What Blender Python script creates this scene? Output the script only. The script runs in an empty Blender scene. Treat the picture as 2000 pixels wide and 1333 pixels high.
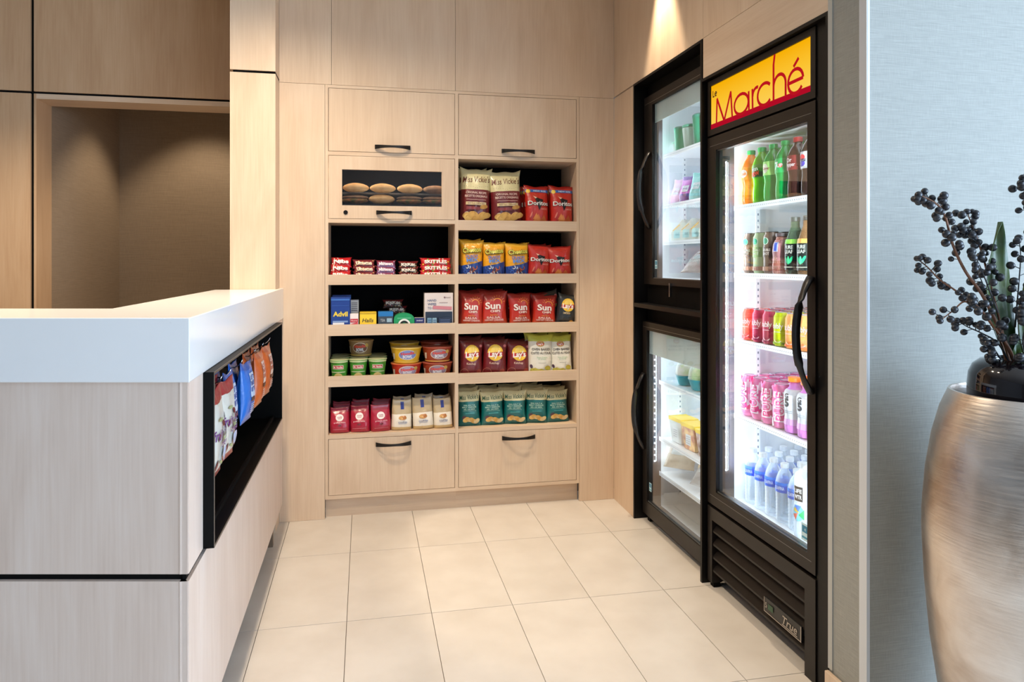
import bpy, bmesh, math, random
from mathutils import Vector, Matrix, noise
random.seed(7)
PI = math.pi
scene = bpy.context.scene
COL = scene.collection

# ------------------------------------------------------------------ camera, world, lights, exposure
cam_d = bpy.data.cameras.new('camera')
cam = bpy.data.objects.new('camera', cam_d)
COL.objects.link(cam)
cam.location = (0, 0, 1.30)
cam.rotation_euler = (PI/2, 0, math.radians(-11.7057))
cam_d.sensor_width = 36.0
cam_d.lens = 25.02
cam_d.shift_y = -0.07675
cam_d.clip_start = 0.05
scene.camera = cam

world = bpy.data.worlds.new('world')
scene.world = world
world.use_nodes = True
world.node_tree.nodes['Background'].inputs[0].default_value = (0.75, 0.86, 1.0, 1)
world.node_tree.nodes['Background'].inputs[1].default_value = 0.3

scene.view_settings.view_transform = 'Standard'
scene.view_settings.look = 'None'
scene.view_settings.gamma = 1.0
scene.view_settings.use_curve_mapping = False
scene.view_settings.exposure = -0.42
scene.cycles.sample_clamp_indirect = 6.0
scene.cycles.use_adaptive_sampling = True
scene.cycles.adaptive_threshold = 0.02
scene.cycles.max_bounces = 9
scene.cycles.diffuse_bounces = 4
scene.cycles.glossy_bounces = 3
scene.cycles.transmission_bounces = 7

WARM = (1.0, 0.815, 0.60)
def spot(x, y, energy, size=95, blend=0.6, z=2.79, col=WARM, aim=None, radius=0.035):
    d = bpy.data.lights.new('downlight', 'SPOT')
    d.energy = energy*1.14; d.color = col; d.spot_size = math.radians(size); d.spot_blend = blend
    d.shadow_soft_size = radius
    o = bpy.data.objects.new('downlight', d); COL.objects.link(o)
    o.location = (x, y, z)
    if aim:
        v = Vector(aim) - Vector((x, y, z))
        o.rotation_euler = v.to_track_quat('-Z', 'Y').to_euler()
    return o
# recessed ceiling downlights of the pantry and the reception desk
spot(-0.385, 2.10, 130, 120, 0.9)
spot(-0.36, 2.74, 165, 150, 1.0)
spot(0.55, 2.74, 32, 150, 1.0)
spot(1.262, 3.05, 120, 49, 0.3)
spot(-1.25, 3.45, 80, 110, 0.7)
spot(-2.2, 3.3, 60, 110, 0.7)
spot(-1.12, 5.05, 72, 88, 0.45)
# daylight through the window wall on the right, behind the camera
def area(loc, aim, sx, sy, energy, col):
    d = bpy.data.lights.new('window_daylight', 'AREA'); d.shape = 'RECTANGLE'
    d.size = sx; d.size_y = sy; d.energy = energy*1.14; d.color = col
    o = bpy.data.objects.new('window_daylight', d); COL.objects.link(o)
    o.location = loc
    v = Vector(aim) - Vector(loc)
    o.rotation_euler = v.to_track_quat('-Z', 'Y').to_euler()
    return o
area((4.42, -1.2, 1.45), (-5, -1.2, 1.45), 3.6, 2.2, 520, (0.57, 0.755, 1.0))
area((3.1, -3.33, 1.45), (3.1, 5, 1.45), 2.3, 2.2, 110, (0.57, 0.755, 1.0))

# ------------------------------------------------------------------ materials
def lin(c):
    r = []
    for v in c[:3]:
        v = v/255.0
        r.append(v/12.92 if v <= 0.04045 else ((v+0.055)/1.055)**2.4)
    return (r[0], r[1], r[2], 1.0)
MATS = {}
def newmat(name):
    m = bpy.data.materials.new(name); m.use_nodes = True
    nt = m.node_tree
    return m, nt, nt.nodes['Principled BSDF']
def cmat(c, rough=0.5, metal=0.0, coat=0.0, spec=0.5):
    key = ('c', tuple(c), rough, metal, coat, spec)
    if key in MATS: return MATS[key]
    m, nt, b = newmat('paint_%d_%d_%d' % tuple(int(x) for x in c[:3]))
    b.inputs['Base Color'].default_value = lin(c)
    b.inputs['Roughness'].default_value = rough
    b.inputs['Metallic'].default_value = metal
    b.inputs['Coat Weight'].default_value = coat
    b.inputs['Specular IOR Level'].default_value = spec
    MATS[key] = m
    return m
def N(nt, t, **kw):
    n = nt.nodes.new(t)
    for k, v in kw.items():
        setattr(n, k, v)
    return n
def ramp(nt, stops, mode='LINEAR'):
    r = N(nt, 'ShaderNodeValToRGB'); cr = r.color_ramp; cr.interpolation = mode
    while len(cr.elements) < len(stops): cr.elements.new(0.5)
    for e, (p, c) in zip(cr.elements, stops):
        e.position = p; e.color = lin(c)
    return r
def wood(name, a, b_, c, rough=0.42, axis='Z', bump=0.03):
    if name in MATS: return MATS[name]
    m, nt, b = newmat(name)
    L = nt.links.new
    tc = N(nt, 'ShaderNodeTexCoord'); oi = N(nt, 'ShaderNodeObjectInfo')
    ad = N(nt, 'ShaderNodeVectorMath', operation='ADD')
    mu = N(nt, 'ShaderNodeMath', operation='MULTIPLY'); mu.inputs[1].default_value = 37.0
    L(oi.outputs['Random'], mu.inputs[0])
    L(tc.outputs['Object'], ad.inputs[0]); L(mu.outputs[0], ad.inputs[1])
    mp = N(nt, 'ShaderNodeMapping')
    mp.inputs['Scale'].default_value = {'Z': (5, 5, 0.9), 'Y': (5, 0.9, 5), 'X': (0.9, 5, 5)}[axis]
    L(ad.outputs[0], mp.inputs[0])
    n1 = N(nt, 'ShaderNodeTexNoise'); n1.inputs['Scale'].default_value = 1.6; n1.inputs['Detail'].default_value = 5
    n1.inputs['Distortion'].default_value = 1.2
    L(mp.outputs[0], n1.inputs[0])
    mp2 = N(nt, 'ShaderNodeMapping')
    mp2.inputs['Scale'].default_value = {'Z': (140, 140, 5), 'Y': (140, 5, 140), 'X': (5, 140, 140)}[axis]
    L(ad.outputs[0], mp2.inputs[0])
    n2 = N(nt, 'ShaderNodeTexNoise'); n2.inputs['Scale'].default_value = 1.0; n2.inputs['Detail'].default_value = 3
    L(mp2.outputs[0], n2.inputs[0])
    mx = N(nt, 'ShaderNodeMix', data_type='FLOAT'); mx.inputs[0].default_value = 0.38
    L(n1.outputs[0], mx.inputs[2]); L(n2.outputs[0], mx.inputs[3])
    r = ramp(nt, [(0.30, a), (0.5, b_), (0.72, c)])
    L(mx.outputs[0], r.inputs[0]); L(r.outputs[0], b.inputs['Base Color'])
    b.inputs['Roughness'].default_value = rough
    bp = N(nt, 'ShaderNodeBump'); bp.inputs['Strength'].default_value = bump; bp.inputs['Distance'].default_value = 0.002
    L(n2.outputs[0], bp.inputs['Height']); L(bp.outputs[0], b.inputs['Normal'])
    MATS[name] = m
    return m
MAPLE = wood('maple_veneer', (204, 177, 149), (214, 189, 162), (222, 200, 175))
MAPLE_X = wood('maple_veneer_horizontal', (204, 177, 149), (214, 189, 162), (222, 200, 175), axis='X')
def fabric(name, a, b_, su=6, sv=420, strength=0.25):
    if name in MATS: return MATS[name]
    m, nt, b = newmat(name); L = nt.links.new
    tc = N(nt, 'ShaderNodeTexCoord')
    mp = N(nt, 'ShaderNodeMapping'); mp.inputs['Scale'].default_value = (su, su, sv); L(tc.outputs['Object'], mp.inputs[0])
    n1 = N(nt, 'ShaderNodeTexNoise'); n1.inputs['Scale'].default_value = 1.5; n1.inputs['Detail'].default_value = 4; L(mp.outputs[0], n1.inputs[0])
    mp2 = N(nt, 'ShaderNodeMapping'); mp2.inputs['Scale'].default_value = (500, 500, 30); L(tc.outputs['Object'], mp2.inputs[0])
    n2 = N(nt, 'ShaderNodeTexNoise'); n2.inputs['Scale'].default_value = 1.0; L(mp2.outputs[0], n2.inputs[0])
    mx = N(nt, 'ShaderNodeMix', data_type='FLOAT'); mx.inputs[0].default_value = 0.35
    L(n1.outputs[0], mx.inputs[2]); L(n2.outputs[0], mx.inputs[3])
    r = ramp(nt, [(0.35, a), (0.65, b_)]); L(mx.outputs[0], r.inputs[0]); L(r.outputs[0], b.inputs['Base Color'])
    b.inputs['Roughness'].default_value = 0.75
    bp = N(nt, 'ShaderNodeBump'); bp.inputs['Strength'].default_value = strength; bp.inputs['Distance'].default_value = 0.002
    L(mx.outputs[0], bp.inputs['Height']); L(bp.outputs[0], b.inputs['Normal'])
    MATS[name] = m
    return m
GREYFAB = fabric('grey_woven_wallcovering', (142, 142, 134), (162, 161, 153), su=12, sv=460)
BROWNFAB = fabric('brown_woven_wallcovering', (136, 119, 99), (156, 138, 116), strength=0.15)
def tile_mat():
    m, nt, b = newmat('porcelain_tile'); L = nt.links.new
    tc = N(nt, 'ShaderNodeTexCoord'); oi = N(nt, 'ShaderNodeObjectInfo')
    mu = N(nt, 'ShaderNodeMath', operation='MULTIPLY'); mu.inputs[1].default_value = 21.0; L(oi.outputs['Random'], mu.inputs[0])
    ad = N(nt, 'ShaderNodeVectorMath', operation='ADD'); L(tc.outputs['Object'], ad.inputs[0]); L(mu.outputs[0], ad.inputs[1])
    n1 = N(nt, 'ShaderNodeTexNoise'); n1.inputs['Scale'].default_value = 6; n1.inputs['Detail'].default_value = 6; L(ad.outputs[0], n1.inputs[0])
    r = ramp(nt, [(0.3, (198, 190, 180)), (0.7, (209, 202, 193))]); L(n1.outputs[0], r.inputs[0])
    L(r.outputs[0], b.inputs['Base Color'])
    b.inputs['Roughness'].default_value = 0.38
    return m
TILE = tile_mat()
def quartz():
    m, nt, b = newmat('white_quartz'); L = nt.links.new
    tc = N(nt, 'ShaderNodeTexCoord')
    n1 = N(nt, 'ShaderNodeTexNoise'); n1.inputs['Scale'].default_value = 9; n1.inputs['Detail'].default_value = 8; n1.inputs['Distortion'].default_value = 1.5
    L(tc.outputs['Object'], n1.inputs[0])
    r = ramp(nt, [(0.0, (236, 235, 233)), (0.70, (234, 233, 231)), (0.76, (200, 198, 196)), (0.8, (234, 233, 231))]); L(n1.outputs[0], r.inputs[0])
    L(r.outputs[0], b.inputs['Base Color'])
    b.inputs['Roughness'].default_value = 0.16
    return m
QUARTZ = quartz()
BLACKMET = cmat((9, 8, 8), 0.42, 0.0, 0.0, 0.25)
BLACKFR = cmat((24, 19, 16), 0.38, 0.0, 0.0, 0.3)
DARKIN = cmat((5, 5, 5), 0.7, 0, 0, .15)
BLACKPANEL = cmat((6, 5, 5), 0.6, 0, 0, .05)
WHITEIN = cmat((232, 236, 240), 0.4)
GREYPL = cmat((34, 32, 36), 0.4)
CHROME = cmat((200, 200, 205), 0.2, 1.0)
WHITEPL = cmat((240, 242, 244), 0.35)
def emis(name, c, s):
    m = bpy.data.materials.new(name); m.use_nodes = True; nt = m.node_tree
    nt.nodes.remove(nt.nodes['Principled BSDF'])
    e = N(nt, 'ShaderNodeEmission'); e.inputs[0].default_value = (c[0], c[1], c[2], 1); e.inputs[1].default_value = s
    nt.links.new(e.outputs[0], nt.nodes['Material Output'].inputs[0])
    return m
LED = emis('led_strip', (0.80, 0.91, 1.0), 50)
def glass(name, tint=(1, 1, 1), spec=1.0):
    m = bpy.data.materials.new(name); m.use_nodes = True; nt = m.node_tree; L = nt.links.new
    nt.nodes.remove(nt.nodes['Principled BSDF'])
    t = N(nt, 'ShaderNodeBsdfTransparent'); t.inputs[0].default_value = (*tint, 1)
    g = N(nt, 'ShaderNodeBsdfGlossy'); g.inputs['Roughness'].default_value = 0.02
    f = N(nt, 'ShaderNodeFresnel'); f.inputs[0].default_value = 1.45
    mu = N(nt, 'ShaderNodeMath', operation='MULTIPLY'); mu.inputs[1].default_value = spec; L(f.outputs[0], mu.inputs[0])
    mx = N(nt, 'ShaderNodeMixShader'); L(mu.outputs[0], mx.inputs[0]); L(t.outputs[0], mx.inputs[1]); L(g.outputs[0], mx.inputs[2])
    L(mx.outputs[0], nt.nodes['Material Output'].inputs[0])
    return m
def opal(name, c, k=0.5):
    m = bpy.data.materials.new(name); m.use_nodes = True; nt = m.node_tree; L = nt.links.new
    b = nt.nodes['Principled BSDF']; b.inputs['Base Color'].default_value = lin(c); b.inputs['Roughness'].default_value = 0.4
    t = N(nt, 'ShaderNodeBsdfTranslucent'); t.inputs[0].default_value = lin(c)
    mx = N(nt, 'ShaderNodeMixShader'); mx.inputs[0].default_value = k; L(b.outputs[0], mx.inputs[1]); L(t.outputs[0], mx.inputs[2])
    L(mx.outputs[0], nt.nodes['Material Output'].inputs[0])
    return m
def pane(name, c):
    m = bpy.data.materials.new(name); m.use_nodes = True; nt = m.node_tree
    nt.nodes.remove(nt.nodes['Principled BSDF']); t = N(nt, 'ShaderNodeBsdfGlass'); t.inputs[0].default_value = (*c, 1)
    t.inputs['Roughness'].default_value = 0; t.inputs['IOR'].default_value = 1.45
    nt.links.new(t.outputs[0], nt.nodes['Material Output'].inputs[0])
    return m
GLASS = pane('door_glass', (0.97, 0.985, 0.98))
def clearpl(name, tint, body=0.25, bodycol=(0.9, 0.95, 1.0)):
    if name in MATS: return MATS[name]
    m = bpy.data.materials.new(name); m.use_nodes = True; nt = m.node_tree; L = nt.links.new
    b = nt.nodes['Principled BSDF']; b.inputs['Base Color'].default_value = (*bodycol, 1); b.inputs['Roughness'].default_value = 0.12
    t = N(nt, 'ShaderNodeBsdfTransparent'); t.inputs[0].default_value = (*tint, 1)
    lw = N(nt, 'ShaderNodeLayerWeight'); lw.inputs[0].default_value = 0.45
    ad = N(nt, 'ShaderNodeMath', operation='ADD'); ad.inputs[1].default_value = body; ad.use_clamp = True; L(lw.outputs['Facing'], ad.inputs[0])
    mu = N(nt, 'ShaderNodeMath', operation='MULTIPLY'); mu.inputs[1].default_value = 0.75; L(ad.outputs[0], mu.inputs[0])
    mx = N(nt, 'ShaderNodeMixShader'); L(mu.outputs[0], mx.inputs[0]); L(t.outputs[0], mx.inputs[1]); L(b.outputs[0], mx.inputs[2])
    L(mx.outputs[0], nt.nodes['Material Output'].inputs[0])
    MATS[name] = m
    return m

# ------------------------------------------------------------------ mesh helpers
class MB:
    def __init__(s):
        s.v = []; s.f = []; s.m = []; s.uv = {}
    def quad(s, a, b, c, d, m=0):
        i = len(s.v); s.v += [a, b, c, d]; s.f.append((i, i+1, i+2, i+3)); s.m.append(m)
    def box(s, x0, x1, y0, y1, z0, z1, m=0):
        i = len(s.v)
        s.v += [(x0,y0,z0),(x1,y0,z0),(x1,y1,z0),(x0,y1,z0),(x0,y0,z1),(x1,y0,z1),(x1,y1,z1),(x0,y1,z1)]
        for q in ((0,3,2,1),(4,5,6,7),(0,1,5,4),(1,2,6,5),(2,3,7,6),(3,0,4,7)):
            s.f.append(tuple(i+k for k in q)); s.m.append(m)
        return s
    def prism(s, pts, z0, z1, m=0):      # pts counter-clockwise seen from above
        i = len(s.v); n = len(pts)
        s.v += [(p[0], p[1], z0) for p in pts] + [(p[0], p[1], z1) for p in pts]
        s.f.append(tuple(i+k for k in reversed(range(n)))); s.m.append(m)
        s.f.append(tuple(i+n+k for k in range(n))); s.m.append(m)
        for k in range(n):
            j = (k+1) % n
            s.f.append((i+k, i+j, i+n+j, i+n+k)); s.m.append(m)
        return s
    def lathe(s, prof, n=20, m=0, cx=0, cy=0, sx=1, sy=1, mfun=None):
        i = len(s.v); k = len(prof)
        for (r, z) in prof:
            for a in range(n):
                t = 2*PI*a/n
                s.v.append((cx+r*sx*math.cos(t), cy+r*sy*math.sin(t), z))
        for q in range(k-1):
            for a in range(n):
                b = (a+1) % n
                s.f.append((i+q*n+a, i+q*n+b, i+(q+1)*n+b, i+(q+1)*n+a)); s.m.append(mfun(q) if mfun else m)
        if prof[0][0] > 1e-5:
            s.f.append(tuple(i+a for a in reversed(range(n)))); s.m.append(mfun(0) if mfun else m)
        if prof[-1][0] > 1e-5:
            s.f.append(tuple(i+(k-1)*n+a for a in range(n))); s.m.append(mfun(k-2) if mfun else m)
        return s
    def tube(s, pts, rad, n=8, m=0, flat=None):
        pts = [Vector(p) for p in pts]; k = len(pts); i = len(s.v)
        up = Vector((0, 0, 1))
        for q, p in enumerate(pts):
            d = (pts[min(q+1, k-1)] - pts[max(q-1, 0)]).normalized()
            u = up if abs(d.dot(up)) < 0.95 else Vector((0, 1, 0))
            a = d.cross(u).normalized(); b = a.cross(d).normalized()
            r = rad[q] if isinstance(rad, (list, tuple)) else rad
            for t in range(n):
                an = 2*PI*t/n + PI/n
                s.v.append(tuple(p + a*math.cos(an)*r*(flat[0] if flat else 1) + b*math.sin(an)*r*(flat[1] if flat else 1)))
        for q in range(k-1):
            for t in range(n):
                w = (t+1) % n
                s.f.append((i+q*n+t, i+(q+1)*n+t, i+(q+1)*n+w, i+q*n+w)); s.m.append(m)
        s.f.append(tuple(i+t for t in range(n))); s.m.append(m)
        s.f.append(tuple(i+(k-1)*n+t for t in reversed(range(n)))); s.m.append(m)
        return s
    def mesh(s, name, mats, smooth=False, off=(0, 0, 0)):
        me = bpy.data.meshes.new(name)
        me.from_pydata([(p[0]-off[0], p[1]-off[1], p[2]-off[2]) for p in s.v], [], s.f)
        for mt in (mats if isinstance(mats, (list, tuple)) else [mats]): me.materials.append(mt)
        me.polygons.foreach_set('material_index', s.m)
        if smooth:
            me.polygons.foreach_set('use_smooth', [True]*len(me.polygons))
        me.update()
        if smooth and smooth != 'all':
            me.set_sharp_from_angle(angle=math.radians(40))
        return me
def link(name, data, parent=None, loc=(0, 0, 0), rot=(0, 0, 0)):
    o = bpy.data.objects.new(name, data); COL.objects.link(o)
    o.parent = parent; o.location = loc; o.rotation_euler = rot
    return o
def wpos(o):
    p = Vector((0, 0, 0))
    while o is not None:
        p += o.location; o = o.parent
    return p
def wob(name, mb, mats, parent=None, smooth=False, bevel=0.0):
    """world-space builder: origin goes to the middle of the shape (parents are never rotated here)"""
    lo = [min(p[k] for p in mb.v) for k in range(3)]; hi = [max(p[k] for p in mb.v) for k in range(3)]
    c = Vector([(lo[k]+hi[k])/2 for k in range(3)])
    me = mb.mesh(name, mats, smooth, c)
    base = wpos(parent) if parent else Vector((0, 0, 0))
    o = link(name, me, parent, c - base)
    if bevel:
        bv = o.modifiers.new('bevel', 'BEVEL'); bv.width = bevel; bv.segments = 2; bv.limit_method = 'ANGLE'
    return o
def bx(name, x0, x1, y0, y1, z0, z1, mat, parent=None, bevel=0.0):
    return wob(name, MB().box(x0, x1, y0, y1, z0, z1), mat, parent, False, bevel)
def tag(o, label=None, cat=None, group=None, kind=None):
    if label: o['label'] = label
    if cat: o['category'] = cat
    if group: o['group'] = group
    if kind: o['kind'] = kind
    return o
def empty(name, loc):
    o = bpy.data.objects.new(name, None); COL.objects.link(o); o.location = loc; o.empty_display_size = 0.1
    return o
def struct(o, label, cat):
    return tag(o, label, cat, None, 'structure')
# ------------------------------------------------------------------ floor
FX0, TW, FY0, TH = -0.063, 0.3063, 3.2665, 0.6232
floor = bx('floor', -4.2, 4.4, -3.4, 6.2, -0.06, -0.006, cmat((96, 84, 74), 0.7))
struct(floor, 'pale beige porcelain tile floor with thin dark joints', 'floor')
def tile_mesh():
    mb = MB(); g = 0.0011
    mb.box(-TW/2+g, TW/2-g, -TH/2+g, TH/2-g, -0.0055, 0.0)
    return mb.mesh('tile', TILE)
_tm = tile_mesh()
for i in range(-9, 9):
    for j in range(-9, 1):
        x = FX0 + (i+0.5)*TW; y = FY0 + (j+0.5)*TH
        t = link('tile', _tm, floor)
        t.location = Vector((x, y, 0.0)) - floor.location
# ------------------------------------------------------------------ room shell (unseen part behind the camera closes the room)
ceil = bx('ceiling', -4.2, 4.5, -3.4, 6.2, 2.81, 2.86, cmat((225, 222, 216), 0.8))
struct(ceil, 'plain white ceiling above the pantry', 'ceiling')
PLASTER = cmat((140, 138, 136), 0.85)
wf = bx('wall_front', -4.2, 4.5, -3.45, -3.40, 0, 2.81, PLASTER); struct(wf, 'plain plaster wall behind the camera', 'wall')
mb = MB(); mb.box(4.5, 4.55, -3.4, -3.0, 0, 2.81); mb.box(4.5, 4.55, 0.6, 1.8, 0, 2.81); mb.box(4.5, 4.55, -3.0, 0.6, 0, 0.3); mb.box(4.5, 4.55, -3.0, 0.6, 2.6, 2.81)
we = wob('wall_east', mb, PLASTER); struct(we, 'plaster wall around the lobby window', 'wall')
w1 = empty('window_1', (4.5, -1.2, 0.3)); struct(w1, 'tall lobby window letting in cool daylight', 'window')
for yy in (-3.0, -1.8, -0.6, 0.55): bx('window_frame', 4.49, 4.55, yy, yy+0.05, 0.3, 2.6, BLACKMET, w1)
ww = bx('wall_west', -4.25, -4.2, -3.4, 6.2, 0, 2.81, PLASTER); struct(ww, 'plaster wall beyond the reception desk', 'wall')

# ------------------------------------------------------------------ back wall of maple panels
YB = 3.716
mb = MB()
for (x0, x1, z0, z1) in ((-0.424, -0.20, 0, 2.81), (-0.20, 1.15, 2.215, 2.81), (1.15, 1.342, 0, 2.81)): mb.box(x0, x1, 3.737, 3.745, z0, z1)
wb = wob('wall_back', mb, cmat((110, 86, 64), 0.7)); struct(wb, 'back wall faced in pale maple panels around the snack cabinet', 'wall')
g = 0.0008
def vpanel_y(x0, x1, z0, z1, par, y=YB, name='panel'):
    return bx(name, x0+g, x1-g, y, y+0.02, z0+g, z1-g, MAPLE, par)
vpanel_y(-0.418, -0.196, 0.0, 2.201, wb)
vpanel_y(-0.418, -0.164, 2.201, 2.81, wb)
vpanel_y(-0.164, 0.466, 2.201, 2.81, wb)
vpanel_y(0.466, 1.342, 2.201, 2.81, wb)
vpanel_y(1.144, 1.342, 0.0, 2.201, wb)

# column beside the cabinet
c1 = bx('trim_1', -0.612, -0.4195, 3.58, 5.3, 0, 2.81, DARKIN); struct(c1, 'maple clad column rising behind the white countertop', 'column')
for z0, z1 in ((0, 2.204), (2.2165, 2.81)):
    bx('panel', -0.624, -0.612, 3.569, 5.3, z0, z1, MAPLE, c1)
    bx('panel', -0.612, -0.418, 3.569, 3.58, z0, z1, MAPLE, c1)
    bx('panel', -0.4195, -0.418, 3.58, 3.716, z0, z1, MAPLE, c1)
# left wall behind the desk
YL = 4.25
mb = MB(); mb.box(-4.2, -1.735, YL+0.014, YL+0.06, 0, 2.81); mb.box(-1.735, -0.62, YL+0.014, YL+0.06, 2.19, 2.81)
wl = wob('wall_left', mb, DARKIN); struct(wl, 'maple panelled wall with black reveals behind the desk', 'wall')
for (x0, x1, z0, z1) in ((-4.2, -1.7495, 2.218, 2.81), (-1.7335, -0.624, 2.218, 2.81), (-2.75, -1.7495, 0, 2.2055), (-4.2, -2.765, 0, 2.2055)):
    bx('panel', x0, x1, YL, YL+0.014, z0, z1, wood('maple_honey', (186, 150, 114), (196, 162, 126), (205, 173, 138)), wl)
HONEY = MATS['maple_honey']
bx('jamb', -1.7335, -1.7215, YL, 4.44, 0, 2.2055, HONEY, wl)
bx('header', -1.7215, -0.624, YL, 4.44, 2.178, 2.2055, MAPLE_X, wl)
al = bx('wall_alcove', -1.80, -1.725, 4.44, 5.62, 0, 2.81, BROWNFAB); struct(al, 'left side wall of the dim brown alcove behind the desk', 'wall')
ab = bx('wall_alcove_back', -1.725, -0.5, 5.58, 5.65, 0, 2.81, BROWNFAB); struct(ab, 'back wall of the brown alcove with an arc of lamp light', 'wall')

# ------------------------------------------------------------------ right wall with the two cooler niches
XR = 1.342
wr = bx('wall_right', XR+0.026, XR+0.03, 2.70, 3.74, 2.21, 2.81, cmat((110, 86, 64), 0.7)); struct(wr, 'maple panelled right wall over the drinks coolers', 'wall')
def vpanel_x(y0, y1, z0, z1, par, mat=MAPLE):
    return bx('panel', XR, XR+0.025, y0+g, y1-g, z0+g, z1-g, mat, par)
vpanel_x(3.4225, 3.716, 0, 2.2015, wr)
vpanel_x(2.664, 3.716, 2.2075, 2.81, wr)
vpanel_x(1.866, 2.664, 2.2075, 2.81, wr)
vpanel_x(1.866, 2.664, 2.044, 2.2075, wr, wood('maple_veneer_y', (204, 177, 149), (214, 189, 162), (222, 200, 175), axis='Y'))
# black steel surround of the niches
t2 = empty('trim_2', (XR, 2.67, 0)); struct(t2, 'thin black steel surround lining the cooler niches', 'trim')
XN = 2.12
bx('liner', XR-0.003, XN, 3.409, 3.4215, 0, 2.2065, BLACKMET, t2)
bx('liner', XR-0.003, XN, 2.668, 2.683, 0, 2.2065, BLACKMET, t2)
bx('liner', XR-0.003, XN, 2.683, 3.409, 2.195, 2.2065, BLACKMET, t2)
bx('liner', XR-0.003, XN, 1.866, 2.668, 2.032, 2.0435, BLACKMET, t2)
bx('liner', XR-0.003, XN, 1.866, 1.878, 0, 2.032, BLACKMET, t2)
bx('liner', XR+0.02, XN, 1.878, 1.952, 0, 2.032, BLACKMET, t2)
bx('back_liner', XN, XN+0.01, 1.866, 3.4215, 0, 2.2065, DARKIN, t2)
bx('ledge', XR-0.003, XN, 2.683, 3.409, 1.076, 1.096, BLACKMET, t2)
bx('liner', XR+0.07, XN, 2.683, 3.409, 1.096, 1.192, DARKIN, t2)
bx('liner', XR+0.07, XN, 2.683, 3.409, 2.128, 2.195, DARKIN, t2)
bx('liner', XR+0.07, XN, 2.683, 3.409, 1.004, 1.076, DARKIN, t2)
# wall end beside the niches and the daylit grey wall
ws = bx('wall_end', XR, 1.55, 1.713, 1.8655, 0, 2.81, GREYFAB); struct(ws, 'narrow shaded wall end of woven grey wallcovering', 'wall')
wg = bx('wall_side', 1.346, 4.5, 1.7055, 1.7855, 0, 2.81, GREYFAB); struct(wg, 'daylit grey woven wall behind the silver vase', 'wall')
t3 = bx('trim_3', XR-0.004, XR, 1.847, 1.866, 0.105, 2.81, cmat((176, 176, 170), 0.5)); struct(t3, 'pale edge strip between black cooler surround and wall end', 'trim')
t4 = wob('trim_4', MB().box(XR-0.003, XR, 1.702, 1.732, 0, 2.81).box(XR, 1.3485, 1.7015, 1.7055, 0, 2.81), cmat((205, 208, 210), 0.4)); struct(t4, 'slim white corner bead at the grey wall edge', 'trim')
bb = bx('baseboard_right', XR-0.017, XR-0.004, 1.70, 1.864, 0, 0.10, MAPLE, None, 0.002); struct(bb, 'short maple baseboard at the foot of the wall end', 'baseboard')

# ------------------------------------------------------------------ snack cabinet: two towers
HANDLE = cmat((26, 22, 20), 0.4, 0.3)
def bow_handle_mesh():
    mb = MB(); n = 14; w = 0.09
    for k in range(n+1):
        s = -1 + 2*k/n; x = s*w
        f = 0.032*(1-abs(s)**2.4) if abs(s) < 1 else 0
        h = 0.0055 + 0.0055*abs(s)**1.6
        t = 0.006
        y = -0.004 - f
        for (dy, dz) in ((0, -h), (-t, -h), (-t, h), (0, h)): mb.v.append((x, y+dy, dz))
        if k:
            a = 4*(k-1); b = 4*k
            for q in range(4): mb.f.append((a+q, a+(q+1) % 4, b+(q+1) % 4, b+q)); mb.m.append(0)
    mb.f.append((3, 2, 1, 0)); mb.m.append(0); e = 4*n; mb.f.append((e, e+1, e+2, e+3)); mb.m.append(0)
    for s in (-1, 1): mb.box(s*0.083-0.005, s*0.083+0.005, -0.014, 0.0, -0.006, 0.006)
    return mb.mesh('handle', HANDLE)
HM = bow_handle_mesh()
YF = YB; YK = 4.03
def tower(name, label, x0, x1, lips, stile_l, stile_r):
    t = empty(name, ((x0+x1)/2, YF, 0)); tag(t, label, 'cabinet', 'snack cabinet towers')
    # carcass
    bx('stile', stile_l[0], stile_l[1], YF, YK, 0.099, 2.2005, MAPLE, t)
    bx('stile', stile_r[0], stile_r[1], YF, YK, 0.099, 2.2005, MAPLE, t)
    bx('back_panel', x0, x1, YK-0.006, YK, 0.099, 2.2, BLACKPANEL, t)
    bx('rail', x0, x1, YF, YK-0.006, 2.186, 2.2005, MAPLE_X, t)
    bx('rail', x0, x1, YF, YK-0.006, 0.099, 0.117, MAPLE_X, t)
    bx('rail', x0, x1, YF, YK-0.006, 1.8445, 1.864, MAPLE_X, t)
    bx('rail', x0, x1, YF, YK-0.006, 0.404, 0.425, MAPLE_X, t)
    bx('toe_kick', stile_l[0], stile_r[1], 3.752, 3.77, 0, 0.099, MAPLE_X, t)
    for (a, b) in lips:
        s = bx('shelf', x0, x1, YF+0.016, YK-0.006, a+0.002, a+0.016, MAPLE_X, t)
        bx('shelf_lip', x0, x1, YF, YF+0.016, a, b, MAPLE_X, s)
    e = 0.0022
    d = bx('door', x0+e, x1-e, YF, YF+0.02, 1.864+e, 2.186-e, MAPLE, t)
    h = link('handle', HM, d); h.location = Vector(((x0+x1)/2 if x0 < 0 else 0.803, YF, 1.892)) - wpos(d)
    d = bx('drawer', x0+e, x1-e, YF, YF+0.02, 0.117+e, 0.404-e, MAPLE, t)
    h = link('handle', HM, d); h.location = Vector((0.146 if x0 < 0 else 0.805, YF, 0.367)) - wpos(d)
    return t
tl = tower('snack_cabinet', 'left maple cabinet tower with glass flap, candy and noodle shelves', -0.180, 0.464, ((1.186, 1.238), (0.927, 0.983), (0.668, 0.721)), (-0.1955, -0.180), (0.464, 0.473))
tr = tower('snack_cabinet', 'right maple cabinet tower filled with chip bags', 0.482, 1.128, ((1.470, 1.523), (1.188, 1.2395), (0.924, 0.977), (0.660, 0.716)), (0.473, 0.482), (1.128, 1.1435))
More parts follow.
